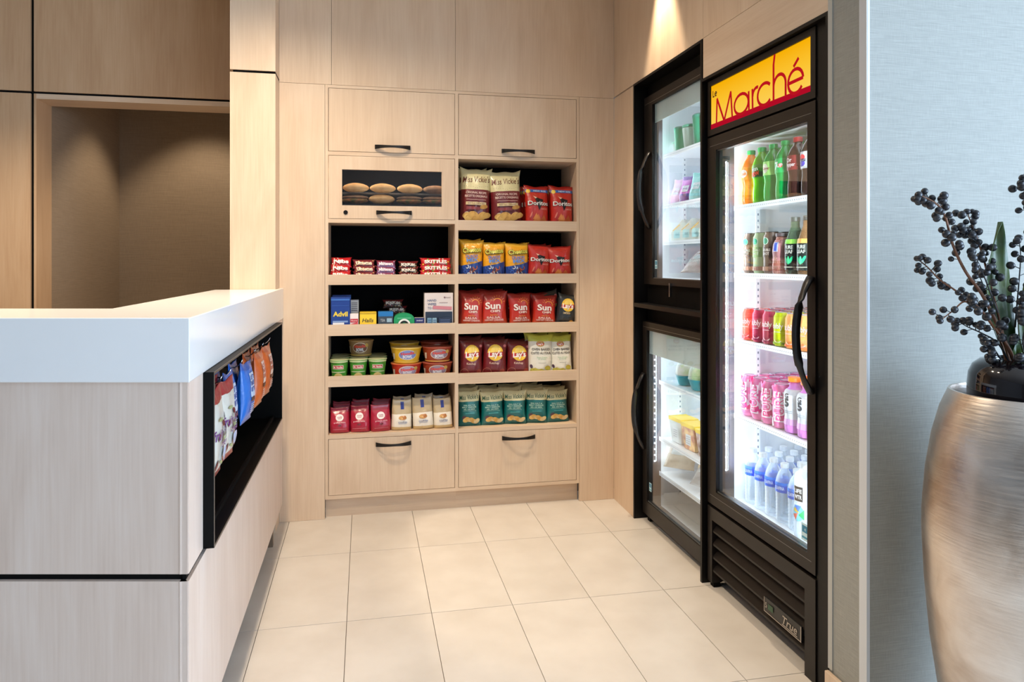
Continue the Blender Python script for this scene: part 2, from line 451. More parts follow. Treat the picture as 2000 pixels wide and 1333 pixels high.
bx('rail', -0.180, 0.464, YF, YK-0.006, 1.502, 1.522, MAPLE_X, tl)
# glazed flap door of the left tower
e = 0.0022; x0, x1, z0, z1 = -0.180+e, 0.464-e, 1.522+e, 1.8445-e
mb = MB(); mb.box(x0, -0.112, YF, YF+0.02, z0, z1); mb.box(0.396, x1, YF, YF+0.02, z0, z1); mb.box(-0.112, 0.396, YF, YF+0.02, z0, 1.591); mb.box(-0.112, 0.396, YF, YF+0.02, 1.774, z1)
fd = wob('flap_door', mb, MAPLE, tl)
bx('glass_pane', -0.112, 0.396, YF+0.008, YF+0.012, 1.591, 1.774, pane('flap_glass', (0.93, 0.93, 0.94)), fd)
h = link('handle', HM, fd); h.location = Vector((0.149, YF, 1.556)) - wpos(fd)
lk = MB(); lk.lathe([(0.0, 0.0), (0.011, 0.0), (0.011, 0.004), (0.0045, 0.004), (0.0045, 0.002), (0, 0.002)], 18)
lo = link('lock', lk.mesh('lock', cmat((28, 22, 20), 0.35, 0.5), True), fd, rot=(PI/2, 0, 0)); lo.location = Vector((-0.094, YF, 1.555)) - wpos(fd)
cl_ = bx('cabinet_lamp', -0.10, 0.39, YF+0.03, YF+0.045, 1.832, 1.842, emis('cabinet_lamp', (1.0, 0.85, 0.66), 4.0), tl)
ld_ = bpy.data.lights.new('cabinet_lamp_light', 'AREA'); ld_.shape = 'RECTANGLE'; ld_.size = 0.48; ld_.size_y = 0.012; ld_.energy = 5.0; ld_.color = (1.0, 0.86, 0.68)
link('cabinet_lamp_light', ld_, cl_, (0, 0, -0.007), (0.15, 0, 0))
bx('tray', -0.17, 0.455, YF+0.04, YK-0.02, 1.524, 1.60, cmat((26, 24, 26), 0.5), tl)

# ------------------------------------------------------------------ reception counter
CX = -0.402; SL = 0.2074
def fy(x, off=0.0): return 1.765 + off - (x+0.397)*SL       # front line of the counter, slightly turned
ct = MB()
ct.prism([(-0.397, 1.765), (-0.397, 3.7145), (-0.4165, 3.7145), (-0.4165, 3.5675), (-0.69, 3.5675), (-0.69, 2.17), (-2.75, 2.597), (-2.75, fy(-2.75))], 1.0215, 1.1715)
cto = wob('countertop', ct, QUARTZ, None, False, 0.002)
tag(cto, 'thick white quartz countertop on the reception desk', 'countertop')
rc = empty('reception_counter', (-0.55, 2.4, 0)); tag(rc, 'maple reception desk with black shadow gap and hanging snack display', 'counter')
LM = wood('maple_whitewashed', (206, 184, 168), (216, 196, 181), (224, 207, 194))
def front_panel(z0, z1):
    a = -0.404; b = -2.7; o = 0.012; t = 0.022
    mb = MB(); mb.prism([(b, fy(b, o)), (a, fy(a, o)), (a-0.012, fy(a, o)+t), (b, fy(b, o)+t)], z0, z1)
    return wob('front_panel', mb, LM, rc)
front_panel(0.03, 0.5555); front_panel(0.5725, 1.0215)
y0 = fy(CX, 0.012) + 0.003
bx('side_panel', CX-0.02, CX, y0, 3.7145, 0.093, 0.5555, LM, rc)
bx('side_panel', CX-0.02, CX, y0, 1.9295, 0.5725, 1.0215, LM, rc)
bx('side_panel', CX-0.02, CX, 3.4645, 3.7145, 0.5725, 1.0215, LM, rc)
bx('shadow_gap', CX-0.016, CX-0.008, y0+0.01, 3.71, 0.54, 0.59, DARKIN, rc)
mb = MB(); mb.prism([(-2.7, fy(-2.7, 0.024)), (CX-0.010, fy(CX-0.010, 0.024)), (CX-0.010, fy(CX, 0.034)), (-2.7, fy(-2.7, 0.034))], 0.54, 0.59)
wob('shadow_gap', mb, DARKIN, rc)
bx('inner_panel', -0.69, -0.672, 2.19, 3.566, 0.0, 1.0215, LM, rc)  # unseen knee wall inside the desk, put in to block light
bx('plinth', -0.66, -0.50, 2.0, 3.70, 0.0, 0.093, cmat((70, 58, 48), 0.7), rc)
bx('foot', -0.44, -0.41, 3.40, 3.43, 0.0, 0.093, cmat((120, 100, 80), 0.5), rc)
# black display recess with hooks
XF = -0.376; XB = -0.56
mb = MB()
mb.box(XB, XF, 1.930, 1.936, 0.5715, 1.0205); mb.box(XB, XF, 3.458, 3.464, 0.5715, 1.0205)
mb.box(XB, XF, 1.936, 3.458, 0.5715, 0.5775); mb.box(XB, XF, 1.936, 3.458, 1.0145, 1.0205); mb.box(XB, XB+0.005, 1.936, 3.458, 0.5775, 1.0145)
dc = wob('display_recess', mb, cmat((7, 7, 7), 0.5, 0, 0, .12), rc)
mb = MB(); q = 0.0035
mb.box(XF, XF+0.0012, 1.930, 3.464, 1.0145, 1.0205); mb.box(XF, XF+0.0012, 1.930, 3.464, 0.5715, 0.5775); mb.box(XF, XF+0.0012, 1.930, 1.936, 0.5775, 1.0145)
wob('steel_edge', mb, cmat((96, 86, 76), 0.45, 0.2), dc)
HOOKS = (2.075, 2.215, 2.36, 2.575, 2.87, 3.09, 3.30)
def hook_mesh():
    mb = MB(); pts = [(0, 0, 0)]
    for k in range(1, 9): pts.append((0.015*k, 0, -0.001*k))
    pts += [(0.132, 0, 0.0), (0.141, 0, 0.010), (0.146, 0, 0.020)]
    mb.tube(pts, 0.0022, 6)
    return mb.mesh('hook', CHROME, 'all')
_hm = hook_mesh()
for yy in HOOKS:
    h = link('hook', _hm, dc); h.location = Vector((XB+0.005, yy, 0.948)) - wpos(dc)
# ------------------------------------------------------------------ text and printed artwork
_TXT = {}
def text2d(s, bold=0.0):
    key = (s, bold)
    if key in _TXT: return _TXT[key]
    cu = bpy.data.curves.new('t', 'FONT'); cu.body = s; cu.size = 1.0; cu.resolution_u = 3; cu.offset = bold; cu.fill_mode = 'FRONT'
    o = bpy.data.objects.new('t', cu); COL.objects.link(o)
    dg = bpy.context.evaluated_depsgraph_get()
    me = bpy.data.meshes.new_from_object(o.evaluated_get(dg))
    v = [(p.co.x, p.co.y) for p in me.vertices]; f = [tuple(p.vertices) for p in me.polygons]
    bpy.data.objects.remove(o); bpy.data.curves.remove(cu); bpy.data.meshes.remove(me)
    x0 = min(p[0] for p in v); x1 = max(p[0] for p in v)
    v = [(p[0]-(x0+x1)/2, p[1]) for p in v]
    _TXT[key] = (v, f, x1-x0)
    return _TXT[key]
class Paint:
    """flat artwork in surface coordinates (x across, y up, metres), laid on a curved face by surf(x, y, lift)"""
    def __init__(s, surf, rough=0.35, fine=0.0):
        s.fine = fine; s.surf = surf; s.mb = MB(); s.mats = []; s.layer = 0; s.rough = rough
    def mi(s, c):
        m = c if isinstance(c, bpy.types.Material) else cmat(c, s.rough)
        if m not in s.mats: s.mats.append(m)
        return s.mats.index(m)
    def add(s, v2, faces, c):
        s.layer += 1; e = 0.0008 + 0.00028*s.layer; k = s.mi(c); i = len(s.mb.v)
        if s.fine:                       # cut long triangles so the print follows the creases
            v2 = list(v2); out = []; mid = {}
            todo = []
            for f in faces:
                for q in range(1, len(f)-1): todo.append((f[0], f[q], f[q+1]))
            while todo:
                t = todo.pop(); best = -1; bl = s.fine**2
                for q in range(3):
                    a = v2[t[q]]; b = v2[t[(q+1) % 3]]; l = (a[0]-b[0])**2+(a[1]-b[1])**2
                    if l > bl: bl = l; best = q
                if best < 0: out.append(t); continue
                a, b, d = t[best], t[(best+1) % 3], t[(best+2) % 3]; key = (min(a, b), max(a, b))
                if key not in mid:
                    mid[key] = len(v2); v2.append(((v2[a][0]+v2[b][0])/2, (v2[a][1]+v2[b][1])/2))
                m = mid[key]; todo += [(a, m, d), (m, b, d)]
            faces = out
        s.mb.v += [tuple(s.surf(x, y, e)) for (x, y) in v2]
        for f in faces: s.mb.f.append(tuple(i+q for q in f)); s.mb.m.append(k)
        return s
    def ell(s, cx, cy, rx, ry, c, rot=0, n=18, rings=3):
        v = [(cx, cy)]; f = []; cr, sr = math.cos(rot), math.sin(rot)
        for r in range(1, rings+1):
            for a in range(n):
                t = 2*PI*a/n; px = rx*math.cos(t)*r/rings; py = ry*math.sin(t)*r/rings
                v.append((cx+px*cr-py*sr, cy+px*sr+py*cr))
        for a in range(n):
            b = (a+1) % n; f.append((0, 1+a, 1+b))
            for r in range(rings-1): f.append((1+r*n+a, 1+(r+1)*n+a, 1+(r+1)*n+b, 1+r*n+b))
        return s.add(v, f, c)
    def rect(s, cx, cy, w, h, c, rot=0, shear=0, nx=8, ny=4):
        v = []; f = []; cr, sr = math.cos(rot), math.sin(rot)
        for j in range(ny+1):
            for i in range(nx+1):
                px = -w/2+w*i/nx; py = -h/2+h*j/ny; px += py*shear
                v.append((cx+px*cr-py*sr, cy+px*sr+py*cr))
        for j in range(ny):
            for i in range(nx):
                a = j*(nx+1)+i; f.append((a, a+1, a+nx+2, a+nx+1))
        return s.add(v, f, c)
    def arc(s, cx, cy, r, w, a0, a1, c, n=14):
        v = []; f = []
        for k in range(n+1):
            t = a0+(a1-a0)*k/n
            v += [(cx+(r-w/2)*math.cos(t), cy+(r-w/2)*math.sin(t)), (cx+(r+w/2)*math.cos(t), cy+(r+w/2)*math.sin(t))]
            if k: q = 2*k; f.append((q-2, q-1, q+1, q))
        return s.add(v, f, c)
    def poly(s, pts, c):
        n = len(pts); mx = sum(p[0] for p in pts)/n; my = sum(p[1] for p in pts)/n
        return s.add([(mx, my)]+list(pts), [(0, 1+k, 1+(k+1) % n) for k in range(n)], c)
    def txt(s, t, cx, cy, h, c, w=None, rot=0, shear=0, bold=0.0):
        v, f, tw = text2d(t, bold); sy = h/0.70; sx = sy if w is None else w/tw
        cr, sr = math.cos(rot), math.sin(rot); o = []
        for (x, y) in v:
            px = x*sx+(y-0.35)*sy*shear; py = (y-0.35)*sy
            o.append((cx+px*cr-py*sr, cy+px*sr+py*cr))
        return s.add(o, f, c)
    def mesh(s, name='printed_artwork'):
        return s.mb.mesh(name, s.mats)
def plane_surf(D):
    return lambda x, y, e: (x, -D-e, y)
def cyl_surf(rf):
    def f(x, y, e):
        r = rf(y) + e; t = x/rf(y)
        return (r*math.sin(t), -r*math.cos(t), y)
    return f

# ------------------------------------------------------------------ drinks coolers
def bow_bar(x, y, z0, z1, out, r=0.0085):
    n = 16; mb = MB(); pts = []
    for k in range(n+1):
        s = -1+2*k/n
        pts.append((x-0.004-out*(1-abs(s)**2.2), y, (z0+z1)/2+s*(z1-z0)/2))
    mb.tube(pts, [r*1.25 if (k < 2 or k > n-2) else r for k in range(n+1)], 8, flat=(1.7, 0.8))
    return mb
def shelf_unit(par, xf, xb, y0, y1, z, lip=0.018):
    s = bx('shelf', xf, xb, y0, y1, z-0.010, z-0.002, WHITEPL, par)
    bx('shelf_rail', xf-0.004, xf, y0, y1, z-lip, z+0.002, WHITEPL, s)
    mb = MB(); n = int((y1-y0)/0.0125)
    for k in range(n):
        yy = y0+0.008+k*(y1-y0-0.016)/(n-1)
        mb.quad((xf-0.0044, yy+0.0016, z-0.0105), (xf-0.0044, yy-0.0016, z-0.0105), (xf-0.0044, yy-0.0016, z-0.0065), (xf-0.0044, yy+0.0016, z-0.0065))
    wob('rail_slots', mb, cmat((120, 128, 138), 0.5), s)
    return s
def sticker(name, par, x, y, z, w, h):
    p = Paint(lambda u, v, e: (x-e, y-u, z+v), 0.4)
    p.rect(0, 0, w, h, (196, 226, 236), nx=1, ny=1); p.rect(0, h*0.18, w*0.8, h*0.4, (36, 128, 166), nx=1, ny=1); p.rect(0, -h*0.3, w*0.8, h*0.12, (60, 150, 180), nx=1, ny=1)
    p.txt('e', 0, h*0.2, h*0.22, (215, 238, 244))
    return wob(name, p.mb, p.mats, par)
def door_ring(name, x0, x1, oy0, oy1, oz0, oz1, iy0, iy1, iz0, iz1, mat, par, bevel=0.003):
    mb = MB()
    mb.box(x0, x1, oy0, iy0, oz0, oz1); mb.box(x0, x1, iy1, oy1, oz0, oz1)
    mb.box(x0, x1, iy0, iy1, oz0, iz0); mb.box(x0, x1, iy0, iy1, iz1, oz1)
    return wob(name, mb, mat, par, False, 0)
def cooler_box(t, xf, xb, y0, y1, z0, z1, wall=0.03):
    """hollow cabinet open to the door: dark outside, white inside"""
    mb = MB()
    mb.box(xf, xb, y0, y0+wall-0.003, z0, z1); mb.box(xf, xb, y1-wall+0.003, y1, z0, z1)
    mb.box(xf, xb, y0+wall-0.003, y1-wall+0.003, z0, z0+wall-0.003); mb.box(xf, xb, y0+wall-0.003, y1-wall+0.003, z1-wall+0.003, z1)
    mb.box(xb-wall+0.003, xb, y0+wall-0.003, y1-wall+0.003, z0+wall-0.003, z1-wall+0.003)
    wob('cabinet_shell', mb, BLACKMET, t)
    mb = MB(); a = 0.002; xi = xf+0.055
    mb.box(xi, xb-wall, y0+wall-a, y0+wall, z0+wall, z1-wall); mb.box(xi, xb-wall, y1-wall, y1-wall+a, z0+wall, z1-wall)
    mb.box(xi, xb-wall, y0+wall, y1-wall, z0+wall-a, z0+wall); mb.box(xi, xb-wall, y0+wall, y1-wall, z1-wall, z1-wall+a)
    mb.box(xb-wall-a, xb-wall, y0+wall, y1-wall, z0+wall, z1-wall)
    wob('liner', mb, WHITEIN, t)
    mb = MB()
    mb.box(xf+0.001, xi, y0+wall-a, y0+wall, z0+wall, z1-wall); mb.box(xf+0.001, xi, y1-wall, y1-wall+a, z0+wall, z1-wall)
    mb.box(xf+0.001, xi, y0+wall, y1-wall, z0+wall-a, z0+wall); mb.box(xf+0.001, xi, y0+wall, y1-wall, z1-wall, z1-wall+a)
    wob('breaker_strip', mb, GREYPL, t)
def led(t, x, y, z0, z1, s, power=23.0, pitch=0.03, line=False):
    o = bx('led_lamp', x-0.004, x+0.012, min(y, y-s*0.003), max(y, y-s*0.003), z0-0.01, z1+0.01, cmat((70, 70, 76), 0.4), t)
    mb = MB(); n = int((z1-z0)/pitch); yy = y-s*0.0045
    for k in range(n+1):
        z = z0+(z1-z0)*k/n; mb.box(x+0.0015, x+0.0065, yy-0.0015, yy+0.0015, z-0.003, z+0.003)
    if line: mb.box(x+0.003, x+0.0052, yy-0.0011, yy+0.0011, z0, z1)
    dd = wob('led_diodes', mb, LED, o); dd['kind'] = 'stuff'
    d = bpy.data.lights.new('led_light', 'AREA'); d.shape = 'RECTANGLE'; d.size = 0.010; d.size_y = z1-z0; d.energy = power*(z1-z0); d.color = (0.80, 0.91, 1.0)
    v = Vector((0.80, -s*0.60, 0))
    link('led_light', d, o, (0.006, -s*0.006, 0), v.to_track_quat('-Z', 'Y').to_euler())
def standards(t, xs, y, z0, z1):
    mb = MB(); n = int((z1-z0)/0.0254)
    bx('shelf_standard', xs-0.009, xs+0.009, y-0.003, y, z0, z1, WHITEPL, t)
    for k in range(n):
        z = z0+0.012+k*0.0254
        mb.quad((xs-0.003, y-0.0035, z), (xs+0.003, y-0.0035, z), (xs+0.003, y-0.0035, z+0.009), (xs-0.003, y-0.0035, z+0.009))
    wob('standard_slots', mb, cmat((105, 115, 130), 0.5), t)

# --- tall cooler with the lit sign
FYA, FYB_ = 1.953, 2.655
XT = 1.357
ft = empty('display_refrigerator', (1.7, 2.304, 0)); tag(ft, 'tall black glass-door drinks cooler with a lit yellow sign', 'refrigerator')
cooler_box(ft, 1.402, 2.05, FYA, FYB_, 0.31, 1.815, 0.036)
bx('base_housing', 1.42, 2.05, FYA, FYB_, 0.03, 0.31, DARKIN, ft)
bx('sign_housing', 1.402, 2.05, FYA, FYB_, 1.815, 2.028, BLACKMET, ft)
door_ring('sign_frame', XT, 1.402, FYA, FYB_, 1.808, 2.028, 1.9775, 2.635, 1.832, 2.006, BLACKFR, ft)
def sign_mat():
    m = bpy.data.materials.new('backlit_yellow_sign'); m.use_nodes = True; nt = m.node_tree; L = nt.links.new
    nt.nodes.remove(nt.nodes['Principled BSDF'])
    e = N(nt, 'ShaderNodeEmission'); tc = N(nt, 'ShaderNodeTexCoord')
    sp = N(nt, 'ShaderNodeSeparateXYZ'); L(tc.outputs['Generated'], sp.inputs[0])
    r = N(nt, 'ShaderNodeValToRGB'); cr = r.color_ramp
    cr.elements[0].position = 0.1; cr.elements[0].color = (1.0, 0.64, 0.09, 1)
    cr.elements[1].position = 1.0; cr.elements[1].color = (0.96, 0.44, 0.0, 1)
    x = cr.elements.new(0.55); x.color = (1.0, 0.56, 0.03, 1)
    L(sp.outputs[2], r.inputs[0]); L(r.outputs[0], e.inputs[0]); e.inputs[1].default_value = 1.3
    L(e.outputs[0], nt.nodes['Material Output'].inputs[0])
    return m
sg = bx('sign_panel', XT+0.006, XT+0.012, 1.9775, 2.635, 1.832, 2.006, sign_mat(), ft)
REDSIGN = emis('backlit_red_ink', (0.52, 0.008, 0.015), 1.25)
INK = emis('backlit_dark_ink', (0.06, 0.03, 0.015), 1.0)
bx('sign_band', XT+0.0045, XT+0.006, 1.9775, 2.635, 1.832, 1.853, emis('backlit_red_band', (0.47, 0.004, 0.02), 1.25), sg)
def ribbon(mb, pts, w, closed=False):
    P = [Vector((p[0], p[1])) for p in pts]; n = len(P); i0 = len(mb.v)
    for k in range(n):
        a = P[k-1] if (k > 0 or closed) else P[k]; b = P[(k+1) % n] if (k < n-1 or closed) else P[k]
        d = (b-a).normalized(); nn = Vector((-d.y, d.x))*(w/2)
        for q in (P[k]+nn, P[k]-nn): mb.v.append((XT+0.004, 2.635-q.x, 1.832+q.y))
    for k in range(n if closed else n-1):
        j = (k+1) % n
        mb.f.append((i0+2*k+1, i0+2*k, i0+2*j, i0+2*j+1)); mb.m.append(0)
def arcp(cx, cy, rx, ry, a0, a1, n=18):
    return [(cx+rx*math.cos(math.radians(a0+(a1-a0)*k/n)), cy+ry*math.sin(math.radians(a0+(a1-a0)*k/n))) for k in range(n+1)]
mb = MB(); w = 0.0115; B = 0.0165; xh = 0.074       # sign coordinates: x 0..0.66 from the left, y up
S = [([(0.046, B), (0.052, 0.115)], 0), ([(0.051, 0.115), (0.108, B)], 0), ([(0.108, B), (0.159, 0.118)], 0), ([(0.158, 0.118), (0.170, B)], 0),
     (arcp(0.235, B+xh/2, 0.050, xh/2, 0, 360), 1), ([(0.287, B+xh-0.002), (0.289, B)], 0),
     ([(0.312, B+xh), (0.314, B)], 0), (arcp(0.341, B+xh-0.030, 0.027, 0.029, 178, 70), 0),
     (arcp(0.392, B+xh/2, 0.045, xh/2+0.001, 42, 320), 0),
     ([(0.454, 0.1735), (0.447, 0.140), (0.447, B)], 0), (arcp(0.4825, B+0.046, 0.0355, 0.036, 180, 0)+[(0.518, B)], 0),
     (arcp(0.573, B+xh/2, 0.041, xh/2+0.002, 4, 325), 0), ([(0.532, B+xh/2), (0.614, B+xh/2+0.002)], 0),
     ([(0.562, 0.102), (0.590, 0.124)], 0)]
for pts, cl in S: ribbon(mb, pts[:-1] if cl else pts, w, bool(cl))
wob('sign_lettering', mb, REDSIGN, sg)
mb = MB()
for pts in ([(0.018, 0.152), (0.018, 0.126)], [(0.016, 0.128), (0.030, 0.128)], arcp(0.041, 0.136, 0.0075, 0.0078, 5, 320)+[], [(0.034, 0.136), (0.048, 0.1365)]): ribbon(mb, pts, 0.005)
wob('sign_lettering', mb, INK, sg)
# door
GY0, GY1, GZ0, GZ1 = 1.9945, 2.586, 0.392, 1.745
fdoor = door_ring('door', XT, 1.400, FYA, FYB_, 0.335, 1.800, GY0, GY1, GZ0, GZ1, BLACKFR, ft)
bx('glass_pane', XT+0.014, XT+0.018, GY0, GY1, GZ0, GZ1, GLASS, fdoor)
TRIMM = cmat((120, 120, 118), 0.3, 0.6)
bx('gasket_trim', XT+0.007, XT+0.011, GY0, GY1, GZ1-0.004, GZ1, TRIMM, fdoor); bx('gasket_trim', XT+0.007, XT+0.011, GY0, GY1, GZ0, GZ0+0.004, TRIMM, fdoor)
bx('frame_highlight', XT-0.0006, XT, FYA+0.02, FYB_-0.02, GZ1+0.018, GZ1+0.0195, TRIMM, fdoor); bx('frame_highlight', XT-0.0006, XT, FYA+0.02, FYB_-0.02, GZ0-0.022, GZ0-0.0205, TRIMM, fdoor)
wob('handle', bow_bar(XT, 1.972, 0.895, 1.255, 0.050), cmat((24, 20, 19), 0.35), fdoor, 'all')
sticker('energy_sticker', fdoor, XT+0.0135, 2.022, 0.442, 0.042, 0.055)
# lamps, shelves
SH = (1.525, 1.257, 0.994, 0.694)
IY0, IY1 = FYA+0.036, FYB_-0.036
for z in SH: shelf_unit(ft, 1.457, 1.98, IY0+0.004, IY1-0.004, z)
led(ft, 1.413, IY1-0.004, 0.47, 1.70, 1, pitch=0.05, line=True)
led(ft, 1.413, IY0+0.004, 0.47, 1.70, -1, pitch=0.05, line=True)
standards(ft, 1.56, IY1-0.001, 0.36, 1.75)
# louvred grille
gr = bx('grille_post', XT, 1.40, 2.618, FYB_, 0.02, 0.322, BLACKFR, ft)
bx('grille_post', XT, 1.40, FYA, 2.008, 0.0, 0.322, BLACKFR, ft)
bx('grille_rail', XT, 1.38, 2.008, 2.618, 0.272, 0.322, BLACKFR, ft)
for zc in (0.229, 0.177, 0.124, 0.072):
    mb = MB(); y0, y1 = 2.008, 2.618
    P = [(XT+0.004, zc-0.006), (XT+0.004, zc+0.002), (XT+0.036, zc+0.036), (XT+0.036, zc+0.028)]
    v = [(x, y0, z) for x, z in P]+[(x, y1, z) for x, z in P]; mb.v = v
    mb.f = [(0, 3, 2, 1), (4, 5, 6, 7), (0, 1, 5, 4), (1, 2, 6, 5), (2, 3, 7, 6), (3, 0, 4, 7)]; mb.m = [0]*6
    wob('grille_slat', mb, BLACKFR, ft)
bx('foot', XT+0.01, 1.395, 2.622, 2.650, 0.0, 0.02, DARKIN, ft)
bd = bx('badge', XT-0.004, XT+0.002, 2.018, 2.232, 0.096, 0.146, cmat((30, 30, 30), 0.3), ft)
p = Paint(lambda u, v, e: (XT-0.004-e, 2.125-u, 0.121+v), 0.25)
SILV = cmat((190, 182, 172), 0.3, 0.8)
p.rect(0, -0.0235, 0.214, 0.003, SILV, nx=1, ny=1); p.rect(-0.1055, 0, 0.003, 0.05, SILV, nx=1, ny=1); p.rect(0.1055, 0, 0.003, 0.05, SILV, nx=1, ny=1)
p.txt('True', 0.045, 0.001, 0.026, SILV, w=0.085, shear=0.3, bold=0.01); p.rect(0.045, -0.0165, 0.085, 0.003, SILV, nx=1, ny=1)
p.rect(-0.065, 0.002, 0.03, 0.02, (24, 74, 44), nx=1, ny=1); p.txt('5', -0.092, 0.002, 0.018, SILV)
wob('badge_lettering', p.mb, p.mats, bd)

# --- two stacked under-height coolers in the far niche
def small_cooler(label, xf, z0, z1, gy1, gz0, gz1, band, shelves, xs, ledz, hz, stick, latch=False):
    y0, y1 = 2.700, 3.400
    t = empty('display_refrigerator', (1.7, 3.05, z0)); tag(t, label, 'refrigerator', 'stacked half-height coolers')
    cooler_box(t, xf+0.038, 2.05, y0, y1, z0+0.0, z1, 0.03)
    gy0 = 2.752
    d = door_ring('door', xf, xf+0.036, y0+0.012, y1-0.012, z0, z1, gy0, gy1, gz0, gz1, BLACKFR, t)
    bx('glass_pane', xf+0.012, xf+0.016, gy0, gy1, gz0, gz1, GLASS, d)
    bx('white_valance', xf+0.017, xf+0.020, gy0, gy1, band, gz1, opal('opal_valance', (226, 230, 226)), d)
    bx('gasket_trim', xf+0.006, xf+0.010, gy0, gy1, gz0, gz0+0.004, cmat((120, 120, 118), 0.3, 0.6), d)
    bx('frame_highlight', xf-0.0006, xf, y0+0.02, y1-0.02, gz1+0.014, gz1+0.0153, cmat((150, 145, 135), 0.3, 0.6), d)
    wob('handle', bow_bar(xf, gy1+0.030, hz[0], hz[1], 0.052), cmat((24, 20, 19), 0.35), d, 'all')
    sticker('energy_sticker', d, xf+0.0115, gy1-0.022, stick, 0.028, 0.042)
    for z in shelves: shelf_unit(t, xs, 1.98, y0+0.034, y1-0.034, z)
    led(t, xf+0.052, y1-0.034, ledz[0], ledz[1], 1)
    led(t, xf+0.052, y0+0.034, ledz[0], ledz[1], -1)
    standards(t, xs+0.11, y1-0.031, z0+0.08, z1-0.15)
    if latch: bx('latch', xf-0.012, xf, 3.055, 3.066, z0-0.05, z0+0.012, CHROME, d)
    return t
upc = small_cooler('upper half-height glass-door cooler in the black niche', 1.385, 1.192, 2.128, 3.286, 1.222, 2.078, 1.988, (1.842, 1.590, 1.405), 1.487, (1.34, 1.955), (1.47, 1.845), 1.29, True)
loc_ = small_cooler('lower half-height glass-door cooler near the floor', 1.377, 0.040, 1.004, 3.338, 0.108, 0.963, 0.846, (0.705, 0.420), 1.462, (0.30, 0.84), (0.365, 0.745), 0.185)
for xx, yy in ((1.40, 2.73), (1.40, 3.35)): bx('foot', xx, xx+0.03, yy, yy+0.03, 0.0, 0.040, DARKIN, loc_)
# notice on the rear wall of the upper cooler, vent in the lower one
p = Paint(lambda u, v, e: (2.017-e, 3.02-u, 1.735+v), 0.5)
p.rect(0, 0, 0.36, 0.20, (60, 84, 116), nx=1, ny=1); p.rect(-0.10, 0.03, 0.10, 0.10, (150, 178, 196), nx=1, ny=1); p.rect(0.03, 0.03, 0.10, 0.10, (36, 60, 90), nx=1, ny=1); p.rect(0.13, 0.03, 0.07, 0.11, (175, 196, 205), nx=1, ny=1)
p.txt('IMPORTANT', 0, -0.075, 0.02, (200, 215, 225))
wob('notice', p.mb, p.mats, upc)
for k in range(11): bx('vent_slat', 1.995, 2.015, 2.93, 3.17, 0.12+0.023*k, 0.128+0.023*k, cmat((150, 168, 160), 0.5), loc_)
for k in range(7): bx('vent_slat', 1.995, 2.015, 2.85, 3.19, 0.575+0.013*k, 0.580+0.013*k, cmat((90, 120, 116), 0.5), loc_)
# ------------------------------------------------------------------ bags
def foil(name, stops, rough=0.30, mode='CONSTANT', wob_=0.03, coat=0.5):
    if name in MATS: return MATS[name]
    m, nt, b = newmat(name); L = nt.links.new
    uv = N(nt, 'ShaderNodeUVMap'); sp = N(nt, 'ShaderNodeSeparateXYZ'); L(uv.outputs[0], sp.inputs[0])
    tc = N(nt, 'ShaderNodeTexCoord')
    n1 = N(nt, 'ShaderNodeTexNoise'); n1.inputs['Scale'].default_value = 22; n1.inputs['Detail'].default_value = 3; L(tc.outputs['Object'], n1.inputs[0])
    ma = N(nt, 'ShaderNodeMath', operation='MULTIPLY_ADD'); ma.inputs[1].default_value = wob_; L(n1.outputs[0], ma.inputs[0]); L(sp.outputs[1], ma.inputs[2])
    sb = N(nt, 'ShaderNodeMath', operation='SUBTRACT'); sb.inputs[1].default_value = wob_/2; L(ma.outputs[0], sb.inputs[0])
    r = ramp(nt, stops, mode); L(sb.outputs[0], r.inputs[0]); L(r.outputs[0], b.inputs['Base Color'])
    b.inputs['Roughness'].default_value = rough; b.inputs['Coat Weight'].default_value = coat; b.inputs['Coat Roughness'].default_value = 0.2
    n2 = N(nt, 'ShaderNodeTexNoise'); n2.inputs['Scale'].default_value = 38; n2.inputs['Detail'].default_value = 2; n2.inputs['Distortion'].default_value = 0.8; L(tc.outputs['Object'], n2.inputs[0])
    bp = N(nt, 'ShaderNodeBump'); bp.inputs['Strength'].default_value = 0.55; bp.inputs['Distance'].default_value = 0.005
    L(n2.outputs[0], bp.inputs['Height']); L(bp.outputs[0], b.inputs['Normal'])
    MATS[name] = m
    return m
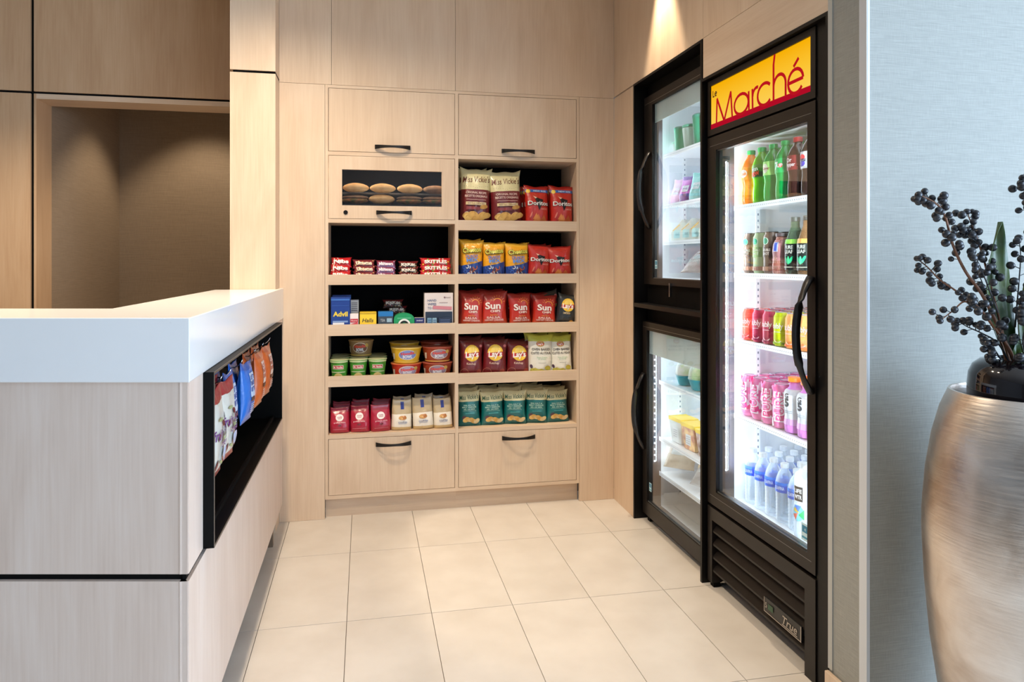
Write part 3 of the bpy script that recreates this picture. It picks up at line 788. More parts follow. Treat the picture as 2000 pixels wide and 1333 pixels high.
class Bag:
    def __init__(s, W, H, T, seed=0, style='pillow'):
        s.W, s.H, s.T, s.seed, s.style = W, H, T, seed, style
    def hw(s, t):
        k = s.seed*3.1
        if s.style == 'gusset': return s.W/2*(1.0 - 0.10*max(0, t-.3) + 0.018*math.sin(7*t+k))
        return s.W/2*(1 - 0.11*math.sin(PI*t)**0.7 + 0.014*math.sin(9*t+k)+0.03*max(0, t-.9)/.1)
    def dep(s, u, t):
        q = abs(u)
        edge = max(0.0, 1-q**2.6)**0.55
        if s.style == 'gusset':
            pr = (.75+.25*math.sin(PI*min(1, t/.5))) if t < 0.45 else max(0.04, 1-((t-0.45)/0.47)**1.2)*.75+.03 if t < 0.92 else 0.04
            edge = max(0.0, 1-q**3)**0.5*0.8+0.2*(1 if t < 0.85 else 0.1)
        else:
            a = min(1, max(0, (t-0.045)/0.91)); pr = max(0.03, math.sin(PI*a)**0.5*(1.08-0.22*t))
        w = noise.noise(Vector((u*2.2+s.seed*5, t*4.0, s.seed)))*0.16+noise.noise(Vector((u*5+s.seed*5, t*8.0, s.seed+4)))*0.09
        return s.T/2*pr*edge*(1+w) + 0.0006
    def surf(s, x, y, e):
        t = min(1, max(0, y/s.H)); h = s.hw(t); u = max(-0.995, min(0.995, x/h))
        return (x, -s.dep(u, t)-e, y)
    def mesh(s, mat, nx=14, ny=20):
        me = bpy.data.meshes.new('bag'); v = []; f = []; uvs = []
        tops = [(0.010*math.sin(i*0.8+s.seed*2)+0.035*(abs(-1+2*i/nx)**2.5-.4))*s.H for i in range(nx+1)]
        for side in (-1, 1):
            for j in range(ny+1):
                t = j/ny
                for i in range(nx+1):
                    u = -1+2*i/nx
                    d = s.dep(u, t); zz = t*s.H + (tops[i]*t**6)
                    v.append((u*s.hw(t), side*d, zz)); uvs.append((i/nx, t))
        n = (nx+1)*(ny+1)
        for j in range(ny):
            for i in range(nx):
                a = j*(nx+1)+i
                f.append((a, a+1, a+nx+2, a+nx+1)); f.append((n+a, n+a+nx+1, n+a+nx+2, n+a+1))
        def seam(a, b): f.append((a, b, n+b, n+a))
        for i in range(nx): seam(i+1, i); seam(ny*(nx+1)+i, ny*(nx+1)+i+1)
        for j in range(ny): seam(j*(nx+1), (j+1)*(nx+1)); seam((j+1)*(nx+1)+nx, j*(nx+1)+nx)
        me.from_pydata(v, [], f); ul = me.uv_layers.new(name='UVMap')
        for lp in me.loops: ul.data[lp.index].uv = uvs[lp.vertex_index]
        me.materials.append(mat); me.polygons.foreach_set('use_smooth', [True]*len(f)); me.update()
        return me
KINDS = {}
CHIP = cmat((214, 170, 92), 0.6); CHIP2 = cmat((228, 190, 112), 0.6); CHIP3 = cmat((186, 136, 66), 0.6)
def kind(key, bag, mat, art):
    p = Paint(bag.surf, 0.32, max(.006, bag.W*.055)); art(p, bag.W, bag.H)
    KINDS[key] = (bag, bag.mesh(mat), p.mesh())
def chips(p, W, H, y0, y1, cols, n, seed, x0=-0.36, x1=0.36, r=0.12):
    rd = random.Random(seed)
    for k in range(n):
        cx = (x0+(x1-x0)*(k+0.5)/n+rd.uniform(-.03, .03))*W; cy = (y0+(y1-y0)*rd.random())*H
        c = cols[k % len(cols)]
        p.ell(cx, cy, W*r*rd.uniform(.9, 1.3), H*0.055*rd.uniform(.8, 1.3), c, rd.uniform(-.6, .6), 12, 2)
        p.arc(cx, cy, W*r*0.6, W*0.012, rd.uniform(0, 2), rd.uniform(2.5, 4), CHIP3, 6)
CREAM = (226, 217, 168); MAR = (112, 30, 34)
def art_mv(main, sub):
    def f(p, W, H):
        p.txt("Miss Vickie's", W*.01, H*.81, H*.105, main, w=W*.82, rot=.05, shear=.15, bold=.004)
        rd = random.Random(3)
        for k in range(12): p.rect(W*(-.36+.065*k), H*(.665+.028*abs(k-5.5)/5.5+rd.uniform(-.008, .008)), W*.012, W*.012, main, nx=1, ny=1)
        p.txt('ORIGINAL RECIPE', 0, H*.575, H*.036, (226, 196, 186), w=W*.62, bold=.02)
        p.txt('RECETTE ORIGINALE', 0, H*.515, H*.036, (226, 196, 186), w=W*.68, bold=.02)
        p.rect(0, H*.455, W*.6, H*.006, (226, 196, 186)); p.rect(W*.0, H*.39, W*.62, H*.05, sub)
        p.txt('KETTLE COOKED', 0, H*.39, H*.024, main, w=W*.5, bold=.01)
        p.ell(W*.24, H*.34, W*.13, H*.035, CHIP3, .2, 12, 2); p.rect(-W*.08, H*.31, W*.42, H*.05, (140, 62, 66))
        p.ell(-W*.27, H*.22, W*.07, H*.03, (206, 206, 200), 0, 12, 2)
        chips(p, W, H, .07, .20, (CHIP, CHIP2, CHIP), 7, 2, -.36, .38, .13)
    return f
def art_mv_teal(p, W, H):
    G = (42, 88, 62); LT = (176, 208, 190)
    p.txt("Miss Vickie's", W*.01, H*.83, H*.125, G, w=W*.82, rot=.05, shear=.15, bold=.006)
    p.txt('SEA SALT &', 0, H*.60, H*.035, LT, w=W*.5, bold=.02); p.txt('MALT VINEGAR', 0, H*.545, H*.04, LT, w=W*.62, bold=.02)
    p.txt('SEL DE MER', 0, H*.485, H*.035, LT, w=W*.5, bold=.02); p.rect(0, H*.44, W*.58, H*.006, LT)
    p.rect(W*.02, H*.37, W*.4, H*.035, (60, 140, 140)); p.ell(-W*.24, H*.25, W*.10, H*.05, (90, 60, 70), .5, 10, 2)
    chips(p, W, H, .12, .20, (CHIP2, CHIP, (222, 200, 150)), 6, 5, -.22, .34, .12)
def art_doritos(band):
    def f(p, W, H):
        if band:
            p.rect(0, H*.875, W*.93, H*.07, (52, 98, 172)); p.txt('NEW SIZE', W*.1, H*.875, H*.035, (210, 225, 240), w=W*.5, bold=.02)
            p.ell(-W*.36, H*.865, W*.09, H*.05, (236, 196, 60), .3, 7, 1)
        p.poly([(-W*.16, H*.72), (W*.20, H*.66), (W*.02, H*.40)], (24, 14, 14)); p.poly([(-W*.2, H*.745), (-W*.05, H*.71), (-W*.12, H*.68)], (236, 200, 170))
        p.txt('Doritos', 0, H*.57, H*.10, (20, 12, 12), w=W*.82, bold=.05); p.txt('Doritos', 0, H*.575, H*.098, (240, 236, 232), w=W*.80, bold=.022)
        p.txt('NACHO', W*.22, H*.44, H*.04, (224, 150, 130), w=W*.26, bold=.02)
        p.poly([(-W*.30, H*.10), (W*.16, H*.06), (-W*.02, H*.32)], (206, 116, 48)); p.poly([(-W*.06, H*.08), (W*.36, H*.12), (W*.20, H*.30)], (190, 92, 40))
        p.poly([(-W*.24, H*.20), (W*.02, H*.17), (-W*.10, H*.34)], (216, 134, 60)); p.ell(-W*.3, H*.3, W*.03, H*.08, (222, 120, 100), -.4, 8, 2)
    return f
def art_cheetos(p, W, H):
    BL = (36, 66, 140)
    p.poly([(-W*.46, H*.05), (W*.46, H*.05), (W*.46, H*.50), (W*.1, H*.42), (-W*.46, H*.36)], BL)
    rd = random.Random(8)
    for k in range(22):
        p.arc(rd.uniform(-.36, .36)*W, rd.uniform(.08, .34)*H, W*rd.uniform(.05, .09), W*.035, rd.uniform(0, 6), rd.uniform(6.5, 9), [(120, 70, 60), (220, 226, 235), (196, 96, 44), (60, 100, 190)][k % 4], 6)
    p.txt('Cheetos', 0, H*.76, H*.12, (26, 38, 24), w=W*.80, rot=.10, bold=.075); p.txt('Cheetos', 0, H*.763, H*.115, (226, 218, 90), w=W*.76, rot=.10, bold=.03)
    p.txt('CRUNCHY', 0, H*.60, H*.075, (64, 110, 190), w=W*.52, rot=.06, bold=.03); p.txt('MIX', W*.02, H*.51, H*.085, (90, 136, 206), w=W*.50, rot=.06, bold=.04)
def art_sun(p, W, H):
    Y = (226, 150, 62)
    p.arc(W*.14, H*.70, W*.15, W*.03, -.3, 2.6, Y); 
    for k in range(8):
        a = 0.2+k*.36; p.rect(W*.14+W*.24*math.cos(a), H*.70+W*.24*math.sin(a), W*.07, W*.014, Y, rot=a, nx=2, ny=1)
    p.txt('Sun', -W*.03, H*.62, H*.17, (240, 232, 226), w=W*.56, bold=.03); p.txt('CHIPS', W*.05, H*.475, H*.055, (240, 226, 216), w=W*.36, bold=.03)
    p.txt('garden', 0, H*.375, H*.035, Y, w=W*.3, bold=.02); p.txt('SALSA', -W*.02, H*.31, H*.05, (238, 214, 204), w=W*.5, bold=.03); p.txt('HARVEST CHEDDAR', 0, H*.245, H*.045, (238, 214, 204), w=W*.68, bold=.02)
    chips(p, W, H, .07, .13, ((206, 132, 60), (190, 106, 48)), 5, 6, -.2, .3, .11)
def art_lays(sub, col, extra):
    def f(p, W, H):
        p.ell(0, H*.66, W*.30, W*.30, (240, 196, 62)); p.ell(W*.02, H*.69, W*.20, W*.2, (246, 216, 110))
        p.rect(0, H*.62, W*.62, H*.10, (176, 30, 40), rot=.10); p.txt("Lay's", 0, H*.63, H*.14, (244, 240, 236), w=W*.52, rot=.06, shear=.1, bold=.035)
        p.txt(sub, -W*.04, H*.40, H*.055, col, w=W*.36, bold=.015)
        p.ell(W*.36, H*.84, W*.06, W*.05, (206, 120, 120), 0, 10, 1)
        if extra == 'k':
            p.arc(-W*.3, H*.16, W*.16, W*.012, 0, 4, (190, 110, 90)); p.ell(W*.28, H*.2, W*.10, H*.06, (150, 56, 40), .3, 12, 2); p.ell(W*.02, H*.14, W*.08, H*.05, (130, 40, 36), -.3, 12, 2)
        else:
            p.ell(W*.24, H*.12, W*.14, H*.08, (222, 160, 66), .3, 12, 2); p.txt('BBQ', 0, H*.42, H*.04, col, w=W*.2)
    return f
def art_oven(p, W, H):
    DK = (70, 62, 58)
    p.ell(-W*.02, H*.79, W*.16, W*.10, (196, 150, 84)); p.rect(-W*.02, H*.78, W*.26, H*.05, (186, 52, 46)); p.txt("Lay's", -W*.02, H*.785, H*.045, (246, 240, 236), w=W*.2, bold=.03)
    p.txt('OVEN BAKED', 0, H*.66, H*.055, DK, w=W*.70, bold=.02); p.txt('CUITES AU FOUR', 0, H*.575, H*.055, DK, w=W*.76, bold=.02)
    p.txt('Sour Cream', W*.04, H*.47, H*.03, (110, 176, 130), w=W*.4); p.txt('& Onion', W*.04, H*.43, H*.03, (110, 176, 130), w=W*.28); p.rect(W*.05, H*.34, W*.3, H*.008, (150, 150, 140))
    p.ell(-W*.36, H*.26, W*.05, H*.05, (80, 60, 80), .4, 10, 2)
    chips(p, W, H, .09, .24, ((196, 190, 70), (206, 202, 90), (186, 176, 60)), 7, 9, -.34, .40, .13)
kind('mv_red', Bag(.176, .315, .085, 1), foil('foil_kettle_red', [(0, MAR), (.63, CREAM)]), art_mv((104, 44, 30), (218, 196, 150)))
kind('mv_teal', Bag(.132, .190, .055, 2), foil('foil_kettle_teal', [(0, (8, 104, 104)), (.70, CREAM)]), art_mv_teal)
kind('doritos_band', Bag(.146, .230, .062, 3), foil('foil_tortilla_red', [(0, (188, 38, 26)), (.95, (150, 26, 22))]), art_doritos(True))
kind('doritos', Bag(.138, .195, .055, 4), foil('foil_tortilla_red', None), art_doritos(False))
kind('cheetos', Bag(.134, .205, .058, 5), foil('foil_puffs_orange', [(0, (240, 168, 30)), (.9, (236, 178, 50))]), art_cheetos)
kind('sun', Bag(.138, .190, .058, 6), foil('foil_wholegrain_red', [(0, (222, 104, 52)), (.30, (200, 54, 34)), (.6, (188, 40, 30)), (.95, (150, 30, 26))], mode='LINEAR'), art_sun)
kind('lays_black', Bag(.128, .185, .055, 7), foil('foil_black_chips', [(0, (40, 46, 50)), (.9, (58, 62, 60))]), art_lays('SMOKY', (210, 190, 150), 'b'))
kind('lays_ketchup', Bag(.140, .200, .058, 8), foil('foil_maroon_chips', [(0, (112, 22, 26)), (.92, (92, 20, 24))]), art_lays('Ketchup', (226, 190, 170), 'k'))
kind('oven', Bag(.142, .205, .058, 9), foil('foil_white_green', [(0, (196, 196, 60)), (.12, (232, 230, 218)), (.84, (204, 208, 80))], mode='CONSTANT'), art_oven)
def art_redpouch(p, W, H):
    p.ell(0, H*.60, W*.20, W*.20, (240, 230, 226)); p.txt('made', 0, H*.625, H*.05, (150, 24, 50), w=W*.24, bold=.02); p.txt('good', 0, H*.57, H*.05, (150, 24, 50), w=W*.22, bold=.02)
    p.txt('granola minis', 0, H*.41, H*.05, (236, 190, 196), w=W*.6, bold=.015); p.ell(0, H*.30, W*.10, H*.03, (110, 40, 44), 0, 10, 2)
    p.rect(0, H*.14, W*.7, H*.012, (220, 150, 160))
kind('redpouch', Bag(.104, .150, .060, 10, 'gusset'), foil('foil_crimson_pouch', [(0, (166, 24, 52)), (.8, (140, 22, 46))], 0.28), art_redpouch)
def art_cookie(p, W, H):
    p.rect(0, H*.80, W*.17, H*.24, (46, 62, 140)); p.ell(0, H*.40, W*.20, H*.07, (196, 140, 76)); p.ell(W*.06, H*.42, W*.12, H*.05, (176, 112, 58), .4, 12, 2); p.ell(-W*.08, H*.39, W*.09, H*.045, (206, 160, 96), -.3, 12, 2)
    p.txt('cookies', 0, H*.27, H*.06, (90, 110, 160), w=W*.44, bold=.01); p.rect(0, H*.21, W*.4, H*.012, (120, 130, 170))
kind('cookie', Bag(.106, .165, .064, 11, 'gusset'), foil('foil_cookie_bag', [(0, (200, 172, 120)), (.10, (236, 228, 212)), (.52, (186, 166, 130))], 0.34), art_cookie)
def art_purple(p, W, H):
    rd = random.Random(4)
    for k in range(9): p.ell(rd.uniform(-.34, .34)*W, rd.uniform(.12, .78)*H, W*.07, H*.035, [(120, 26, 44), (96, 24, 40), (150, 50, 66)][k % 3], rd.uniform(0, 3), 10, 2)
    for k in range(7): p.ell(rd.uniform(-.34, .34)*W, rd.uniform(.12, .80)*H, W*.09, H*.02, (150, 160, 110), rd.uniform(0, 3), 8, 2)
    p.txt('fruit & nut', 0, H*.52, H*.11, (96, 40, 110), w=W*.84, shear=.2, bold=.02); p.txt('chews', W*.1, H*.40, H*.08, (96, 40, 110), w=W*.44, shear=.2, bold=.015)
    p.ell(W*.12, H*.26, W*.13, W*.13, (168, 176, 200))
kind('purple', Bag(.150, .225, .045, 12), foil('foil_fruit_pouch', [(0, (150, 26, 44)), (.09, (206, 206, 196)), (.84, (150, 30, 44))]), art_purple)
def art_bites(a, b):
    def f(p, W, H):
        p.rect(W*.06, H*.62, W*.40, H*.40, a, nx=6, ny=6); p.txt('SOFT', W*.06, H*.74, H*.07, b, w=W*.34, bold=.03); p.txt('BAKED', W*.06, H*.65, H*.07, b, w=W*.36, bold=.03); p.txt('BITES', W*.06, H*.55, H*.07, b, w=W*.36, bold=.03)
        p.rect(W*.06, H*.38, W*.36, H*.07, (90, 50, 40)); 
        for k in range(5): p.rect(W*.06, H*(.30-.035*k), W*.42, H*.014, a)
    return f
kind('blue', Bag(.125, .190, .050, 13), foil('foil_blue_bites', [(0, (28, 108, 200)), (.88, (22, 88, 176))]), art_bites((190, 206, 226), (40, 80, 160)))
kind('orange', Bag(.125, .190, .050, 14), foil('foil_orange_bites', [(0, (206, 96, 34)), (.88, (186, 80, 30))]), art_bites((232, 206, 196), (186, 76, 50)))
def art_candy(c1, c2, word, wc):
    def f(p, W, H):
        rd = random.Random(len(word)*7)
        for k in range(14): p.ell(rd.uniform(-.42, .42)*W, rd.uniform(.15, .85)*H, W*.028, W*.028, [c1, c2, (236, 226, 214)][k % 3], 0, 8, 1)
        p.txt(word, 0, H*.5, H*.34, wc, w=W*.7, bold=.04)
    return f
kind('candy_red', Bag(.112, .055, .030, 15), foil('foil_candy_red', [(0, (190, 24, 34)), (.9, (150, 20, 28))]), art_candy((240, 220, 200), (230, 90, 60), 'Nibs', (246, 236, 230)))
kind('candy_mix', Bag(.118, .052, .030, 16), foil('foil_candy_mix', [(0, (120, 40, 48)), (.9, (90, 30, 36))]), art_candy((226, 190, 120), (200, 80, 90), 'Glosettes', (236, 220, 190)))
kind('candy_violet', Bag(.106, .050, .028, 17), foil('foil_candy_violet', [(0, (142, 104, 150)), (.5, (130, 60, 90)), (.8, (120, 30, 50))]), art_candy((200, 190, 220), (200, 60, 80), 'Maltesers', (236, 226, 236)))
kind('candy_dark', Bag(.106, .046, .026, 18), foil('foil_candy_dark', [(0, (56, 34, 30)), (.7, (110, 24, 30))]), art_candy((180, 150, 100), (150, 30, 40), 'KitKat', (232, 226, 214)))
kind('skittles', Bag(.165, .060, .034, 19), foil('foil_skittles_red', [(0, (196, 26, 36)), (.9, (170, 22, 30))]), art_candy((240, 190, 60), (90, 160, 70), 'SKITTLES', (250, 246, 240)))
def put_bag(key, name, label, cat, group, loc, W=None, H=None, rz=0, lean=-0.10, roll=0, facing=0):
    bag, me, art = KINDS[key]
    o = link(name, me, None, loc, (lean, roll, facing+rz))
    o.scale = ((W or bag.W)/bag.W, 1, (H or bag.H)/bag.H)
    tag(o, label, cat, group)
    link('printed_artwork', art, o)
    return o
ORD = ['leftmost', 'second from left', 'middle', 'second from right', 'rightmost']
rnd = random.Random(11)
def row(key, xs, zb, H, labels, name, cat, group, backs=2, dy=0.058, y=3.762, backlabel=None, Ws=None, tops=None):
    """front row as seen, plus the same bags standing behind it"""
    for i, x in enumerate(xs):
        W = Ws[i] if Ws else None
        Hh = tops[i]-zb if tops else H
        put_bag(key, name, labels[i], cat, group, (x, y, zb), W, Hh, rz=rnd.uniform(-.16, .16), lean=-rnd.uniform(.04, .13), roll=rnd.uniform(-.05, .05))
        for b in range(backs):
            put_bag(key, name, backlabel, cat, group, (x+rnd.uniform(-.008, .008), y+dy*(b+1), zb), W*0.96 if W else None, Hh*rnd.uniform(.99, 1.06), rz=rnd.uniform(-.08, .08), lean=-rnd.uniform(.03, .10), roll=rnd.uniform(-.03, .03))
# right tower ------------------------------------------------------------
zR = [1.486, 1.204, 0.940, 0.676, 0.4255]
row('mv_red', [.576, .757], zR[0], .31, ['big maroon and cream kettle chip bag at the left end of the top shelf', 'big maroon and cream kettle chip bag beside the red blue-banded bags'], 'chip_bag', 'chip bag', 'big kettle chip bags on the top shelf', 1, .09, 3.775, 'big kettle chip bag hidden behind another on the top shelf', [.176, .186], [1.806, 1.797])
row('doritos_band', [.922, 1.060], zR[0], .23, ['red tortilla chip bag with blue band next to the kettle chip bags', 'red tortilla chip bag with blue band against the right cabinet side'], 'chip_bag', 'chip bag', 'blue-banded tortilla chip bags', 2, .06, 3.768, 'red tortilla chip bag standing behind the blue-banded front pair', [.146, .140], [1.720, 1.718])
row('cheetos', [.556, .678, .808], zR[1], .2, ['orange and blue cheese puff bag, left end of its shelf', 'orange and blue cheese puff bag, middle of three', 'orange and blue cheese puff bag touching a red tortilla bag'], 'chip_bag', 'chip bag', 'cheese puff bags', 2, .055, 3.764, 'orange cheese puff bag behind the front three', [.128, .128, .140], [1.417, 1.408, 1.405])
row('doritos', [.930, 1.050], zR[1], .19, ['red tortilla chip bag beside the orange cheese puff bags', 'red tortilla chip bag at the right end of the second shelf'], 'chip_bag', 'chip bag', 'plain tortilla chip bags', 2, .055, 3.766, 'red tortilla chip bag behind the second shelf front row', [.134, .138], [1.398, 1.388])
row('sun', [.557, .683, .828, .957], zR[2], .19, ['red wholegrain chip bag with sun, left end of third shelf', 'widest red wholegrain chip bag with sun, second from left', 'red wholegrain chip bag with sun, third from left', 'red wholegrain chip bag with sun beside the black bag'], 'chip_bag', 'chip bag', 'wholegrain chip bags', 2, .055, 3.764, 'red wholegrain chip bag behind the third shelf front row', [.130, .148, .132, .138], [1.139, 1.144, 1.130, 1.122])
put_bag('lays_black', 'chip_bag', 'black chip bag with yellow disc, tilted at the right end of its shelf', 'chip bag', None, (1.072, 3.757, .952), .116, .175, lean=-.06, roll=.14)
put_bag('lays_black', 'chip_bag', 'black and green chip bag tipped behind the tilted black one', 'chip bag', None, (1.035, 3.82, .958), .13, .185, lean=-.05, roll=-.28)
row('lays_ketchup', [.557, .682, .814], zR[3], .2, ['maroon chip bag with yellow disc, left end of fourth shelf', 'maroon chip bag with yellow disc, middle of three', 'maroon chip bag with yellow disc beside the white and green bags'], 'chip_bag', 'chip bag', 'maroon chip bags', 2, .055, 3.764, 'maroon chip bag behind the fourth shelf front row', [.134, .140, .136], [.887, .886, .876])
row('oven', [.934, 1.057], zR[3], .21, ['white and lime baked chip bag next to the maroon bags', 'white and lime baked chip bag against the right cabinet side'], 'chip_bag', 'chip bag', 'baked chip bags', 1, .055, 3.762, 'white and lime baked chip bag behind the front pair', [.144, .130], [.906, .901])
row('mv_teal', [.551, .676, .797, .915, 1.036], zR[4], .18, ['teal and cream kettle chip bag, '+o+' on the bottom shelf' for o in ORD], 'chip_bag', 'chip bag', 'teal kettle chip bags', 3, .058, 3.776, 'teal and cream kettle chip bag behind the bottom shelf front row', [.122, .130, .130, .126, .134], [.610, .604, .606, .604, .596])
# left tower: bottom shelf pouches
row('redpouch', [-.124, -.022, .083], .4255, .14, ['crimson snack pouch at the left end of the bottom shelf', 'crimson snack pouch, middle of three', 'crimson snack pouch beside the cookie bags'], 'snack_pouch', 'pouch', 'crimson snack pouches', 2, .07, 3.765, 'crimson snack pouch behind the front three', [.098, .100, .104], [.552, .558, .560])
row('cookie', [.189, .304, .409], .4255, .155, ['cream cookie bag with blue clip, next to a crimson pouch', 'cream cookie bag with blue clip, middle of three', 'cream cookie bag with blue clip, against the centre divider'], 'cookie_bag', 'cookie bag', 'cookie bags', 1, .072, 3.772, 'cream cookie bag behind the front three', [.106, .108, .100], [.580, .588, .580])
# left tower: candy stacks lying face out
def stack(key, x, zb, n, W, H, labels, y=3.775):
    for k in range(n):
        put_bag(key, 'candy_pack', labels[k], 'candy', 'candy packs', (x+rnd.uniform(-.004, .004), y+0.012*k, zb+k*H*0.62), W, H, lean=-0.35, rz=rnd.uniform(-.05, .05))
stack('candy_red', -.122, 1.206, 3, .108, .055, ['red candy pack at the bottom of the leftmost stack', 'red candy pack, second in the leftmost stack', 'red candy pack on top of the leftmost stack'])
stack('candy_mix', 0.0, 1.206, 3, .117, .050, ['speckled candy pack at the bottom of the second stack', 'speckled candy pack in the middle of the second stack', 'speckled candy pack on top of the second stack'])
stack('candy_violet', .112, 1.206, 3, .104, .048, ['violet candy pack at the bottom of the middle stack', 'violet candy pack, second of the middle stack', 'violet candy pack on top of the middle stack'])
stack('candy_dark', .226, 1.206, 3, .104, .046, ['dark brown candy pack lowest in its stack', 'dark brown candy pack, second in its stack', 'dark brown candy pack on top of its stack'])
stack('skittles', .372, 1.206, 3, .170, .054, ['wide red candy pack with white lettering at the shelf lip', 'wide red candy pack, second of the rightmost stack', 'wide red candy pack on top of the rightmost stack'])

# ------------------------------------------------------------------ boxes on the remedy shelf
def carton(name, label, cat, x, y, zb, w, d, h, col, art=None, top=None, rz=0, group='remedy shelf boxes'):
    mb = MB(); mb.box(-w/2, w/2, -d/2, d/2, 0, h)
    if top: mb.m[1] = 1
    o = link(name, mb.mesh(name, [cmat(col, .4)]+([cmat(top, .4)] if top else [])), None, (x, y, zb), (0, 0, rz)); tag(o, label, cat, group)
    bv = o.modifiers.new('bevel', 'BEVEL'); bv.width = .0012; bv.segments = 1
    if art:
        p = Paint(plane_surf(d/2), .4); art(p, w, h); link('printed_artwork', p.mesh(), o)
    return o
zb = 0.944
def a1(p, w, h):
    p.txt('Advil', -.0, h*.52, h*.13, (232, 206, 70), w=w*.78, bold=.04); p.rect(0, h*.30, w*.8, h*.05, (130, 160, 210)); p.rect(0, h*.93, w, h*.05, (60, 110, 190)); p.rect(-w*.1, h*.22, w*.6, h*.1, (230, 232, 236))
    p.rect(0, h*.76, w*.9, h*.01, (60, 100, 180))
carton('medicine_box', 'blue pain reliever box with yellow lettering at the shelf left end', 'box', -.121, 3.765, zb, .094, .05, .178, (26, 62, 142), a1)
carton('medicine_box', 'blue pain reliever box standing behind the front blue one', 'box', -.117, 3.835, zb, .094, .06, .186, (28, 64, 140), a1)
carton('medicine_box', 'narrow white and red medicine box beside the blue box', 'box', -.052, 3.765, zb, .043, .04, .092, (236, 228, 228), lambda p, w, h: (p.rect(0, h*.62, w*.9, h*.2, (190, 40, 60)), p.rect(0, h*.40, w*.9, h*.16, (206, 80, 92), rot=.3), p.txt('Motrin', 0, h*.62, h*.09, (246, 240, 240), w=w*.7)))
carton('medicine_box', 'taller white box with grey lines behind the narrow red one', 'box', -.052, 3.83, zb, .044, .04, .160, (206, 208, 206), lambda p, w, h: [p.rect(0, h*(.9-.06*k), w*.7, h*.025, (90, 90, 96)) for k in range(5)])
carton('tissue_box', 'yellow box with dark script lettering', 'box', .018, 3.772, zb, .084, .06, .100, (244, 208, 52), lambda p, w, h: (p.txt('Halls', 0, h*.58, h*.20, (60, 50, 40), w=w*.66, shear=.25, bold=.01), p.rect(0, h*.95, w, h*.08, (206, 170, 30))), (226, 190, 40))
carton('medicine_box', 'dark grey box with a bright blue lid', 'box', .107, 3.772, zb, .076, .06, .101, (62, 74, 88), lambda p, w, h: (p.rect(0, h*.88, w, h*.24, (30, 116, 186)), p.rect(w*.25, h*.56, w*.34, h*.2, (150, 180, 196)), p.txt('TEA', -w*.2, h*.56, h*.14, (200, 206, 210), w=w*.3)), (36, 110, 170))
carton('tampon_box', 'pair of small navy packs beside the dispenser box', 'box', .282, 3.765, zb, .050, .04, .066, (40, 48, 110), lambda p, w, h: p.txt('mini', 0, h*.8, h*.12, (210, 214, 236), w=w*.6, bold=.02), (206, 200, 196))
# green tin with rounded end
mb = MB(); pts = []
for k in range(11):
    a = PI*k/10; pts.append((.053*math.cos(a), .062+.030*math.sin(a)))
pts = [(.053, 0)]+pts+[(-.053, 0)]
n = len(pts); mb.v = [(x, -.03, z) for x, z in pts]+[(x, .03, z) for x, z in pts]
mb.f = [tuple(reversed(range(n))), tuple(n+k for k in range(n))]+[(k, (k+1) % n, n+(k+1) % n, n+k) for k in range(n)]; mb.m = [0]*len(mb.f)
mb.f[0] = tuple(range(n)); mb.f[1] = tuple(reversed([n+k for k in range(n)])); mb.f[2:] = [tuple(reversed(q)) for q in mb.f[2:]]
gt = link('mint_tin', mb.mesh('mint_tin', cmat((28, 150, 92), .35)), None, (.202, 3.77, zb)); tag(gt, 'green rounded box with black and white arch on the remedy shelf', 'box', 'remedy shelf boxes')
p = Paint(plane_surf(.03), .35); p.arc(0, .030, .028, .009, .2, PI-.2, (236, 240, 236)); p.arc(0, .030, .018, .009, .2, PI-.2, (24, 26, 24)); p.rect(0, .066, .07, .006, (90, 190, 140)); link('printed_artwork', p.mesh(), gt)
# dispenser with raked header
ds = carton('dispenser_box', 'white dispenser box with pink stripe and blue lettering at the shelf right end', 'box', .382, 3.772, zb, .150, .07, .196, (226, 216, 212), lambda p, w, h: (
    p.txt('HAND', -w*.24, h*.80, h*.062, (44, 70, 120), w=w*.30, bold=.01), p.txt('WIPES', -w*.24, h*.70, h*.062, (44, 70, 120), w=w*.30, bold=.01), p.txt('TO GO', -w*.24, h*.60, h*.062, (44, 70, 120), w=w*.30, bold=.01),
    p.rect(w*.12, h*.60, w*.66, h*.09, (206, 130, 140), rot=-.06), p.rect(w*.16, h*.74, w*.3, h*.015, (170, 150, 150)), p.txt('10 pack', w*.32, h*.88, h*.035, (90, 80, 90)), p.ell(w*.2, h*.88, w*.03, w*.03, (120, 90, 96), 0, 8, 1),
    p.rect(0, h*.30, w*.94, h*.40, (30, 44, 66))), (170, 150, 140))
for k, (dx, c) in enumerate(((-.050, (110, 150, 178)), (-.024, (134, 168, 190)), (.030, (36, 48, 76)))):
    pk = MB(); pk.box(-.012 if k < 2 else -.034, .012 if k < 2 else .034, -.008, .006, 0, .058)
    o = link('wipe_sachet', pk.mesh('wipe_sachet', [cmat(c, .3)]), None, (.382+dx, 3.7275, .952)); tag(o, ['pale blue sachet at the left of the white dispenser box', 'light blue sachet, second in the white dispenser box', 'wide navy sachet at the right of the white dispenser box'][k], 'sachet', 'sachets in the dispenser')
    bv = o.modifiers.new('bevel', 'BEVEL'); bv.width = .003; bv.segments = 2
    pp = Paint(plane_surf(.008), .3)
    for q in range(4): pp.rect(0, .014+.011*q, .016 if k < 2 else .05, .003, (60, 90, 130) if k < 2 else (90, 110, 150), nx=1, ny=1)
    link('printed_artwork', pp.mesh(), o)
for k in range(2):
    put_bag('candy_dark', 'snack_packet', ['dim brown packet lying behind the blue-lidded box, upper one', 'dim brown packet lying behind the blue-lidded box, lower one'][k], 'packet', 'dim packets behind the remedy boxes', (.15+.02*k, 3.87, 1.055-.035*k), .11, .05, lean=-.5)
carton('medicine_box', 'dark carton raised at the back of the remedy shelf', 'box', .16, 3.89, zb, .16, .08, .08, (44, 40, 40))

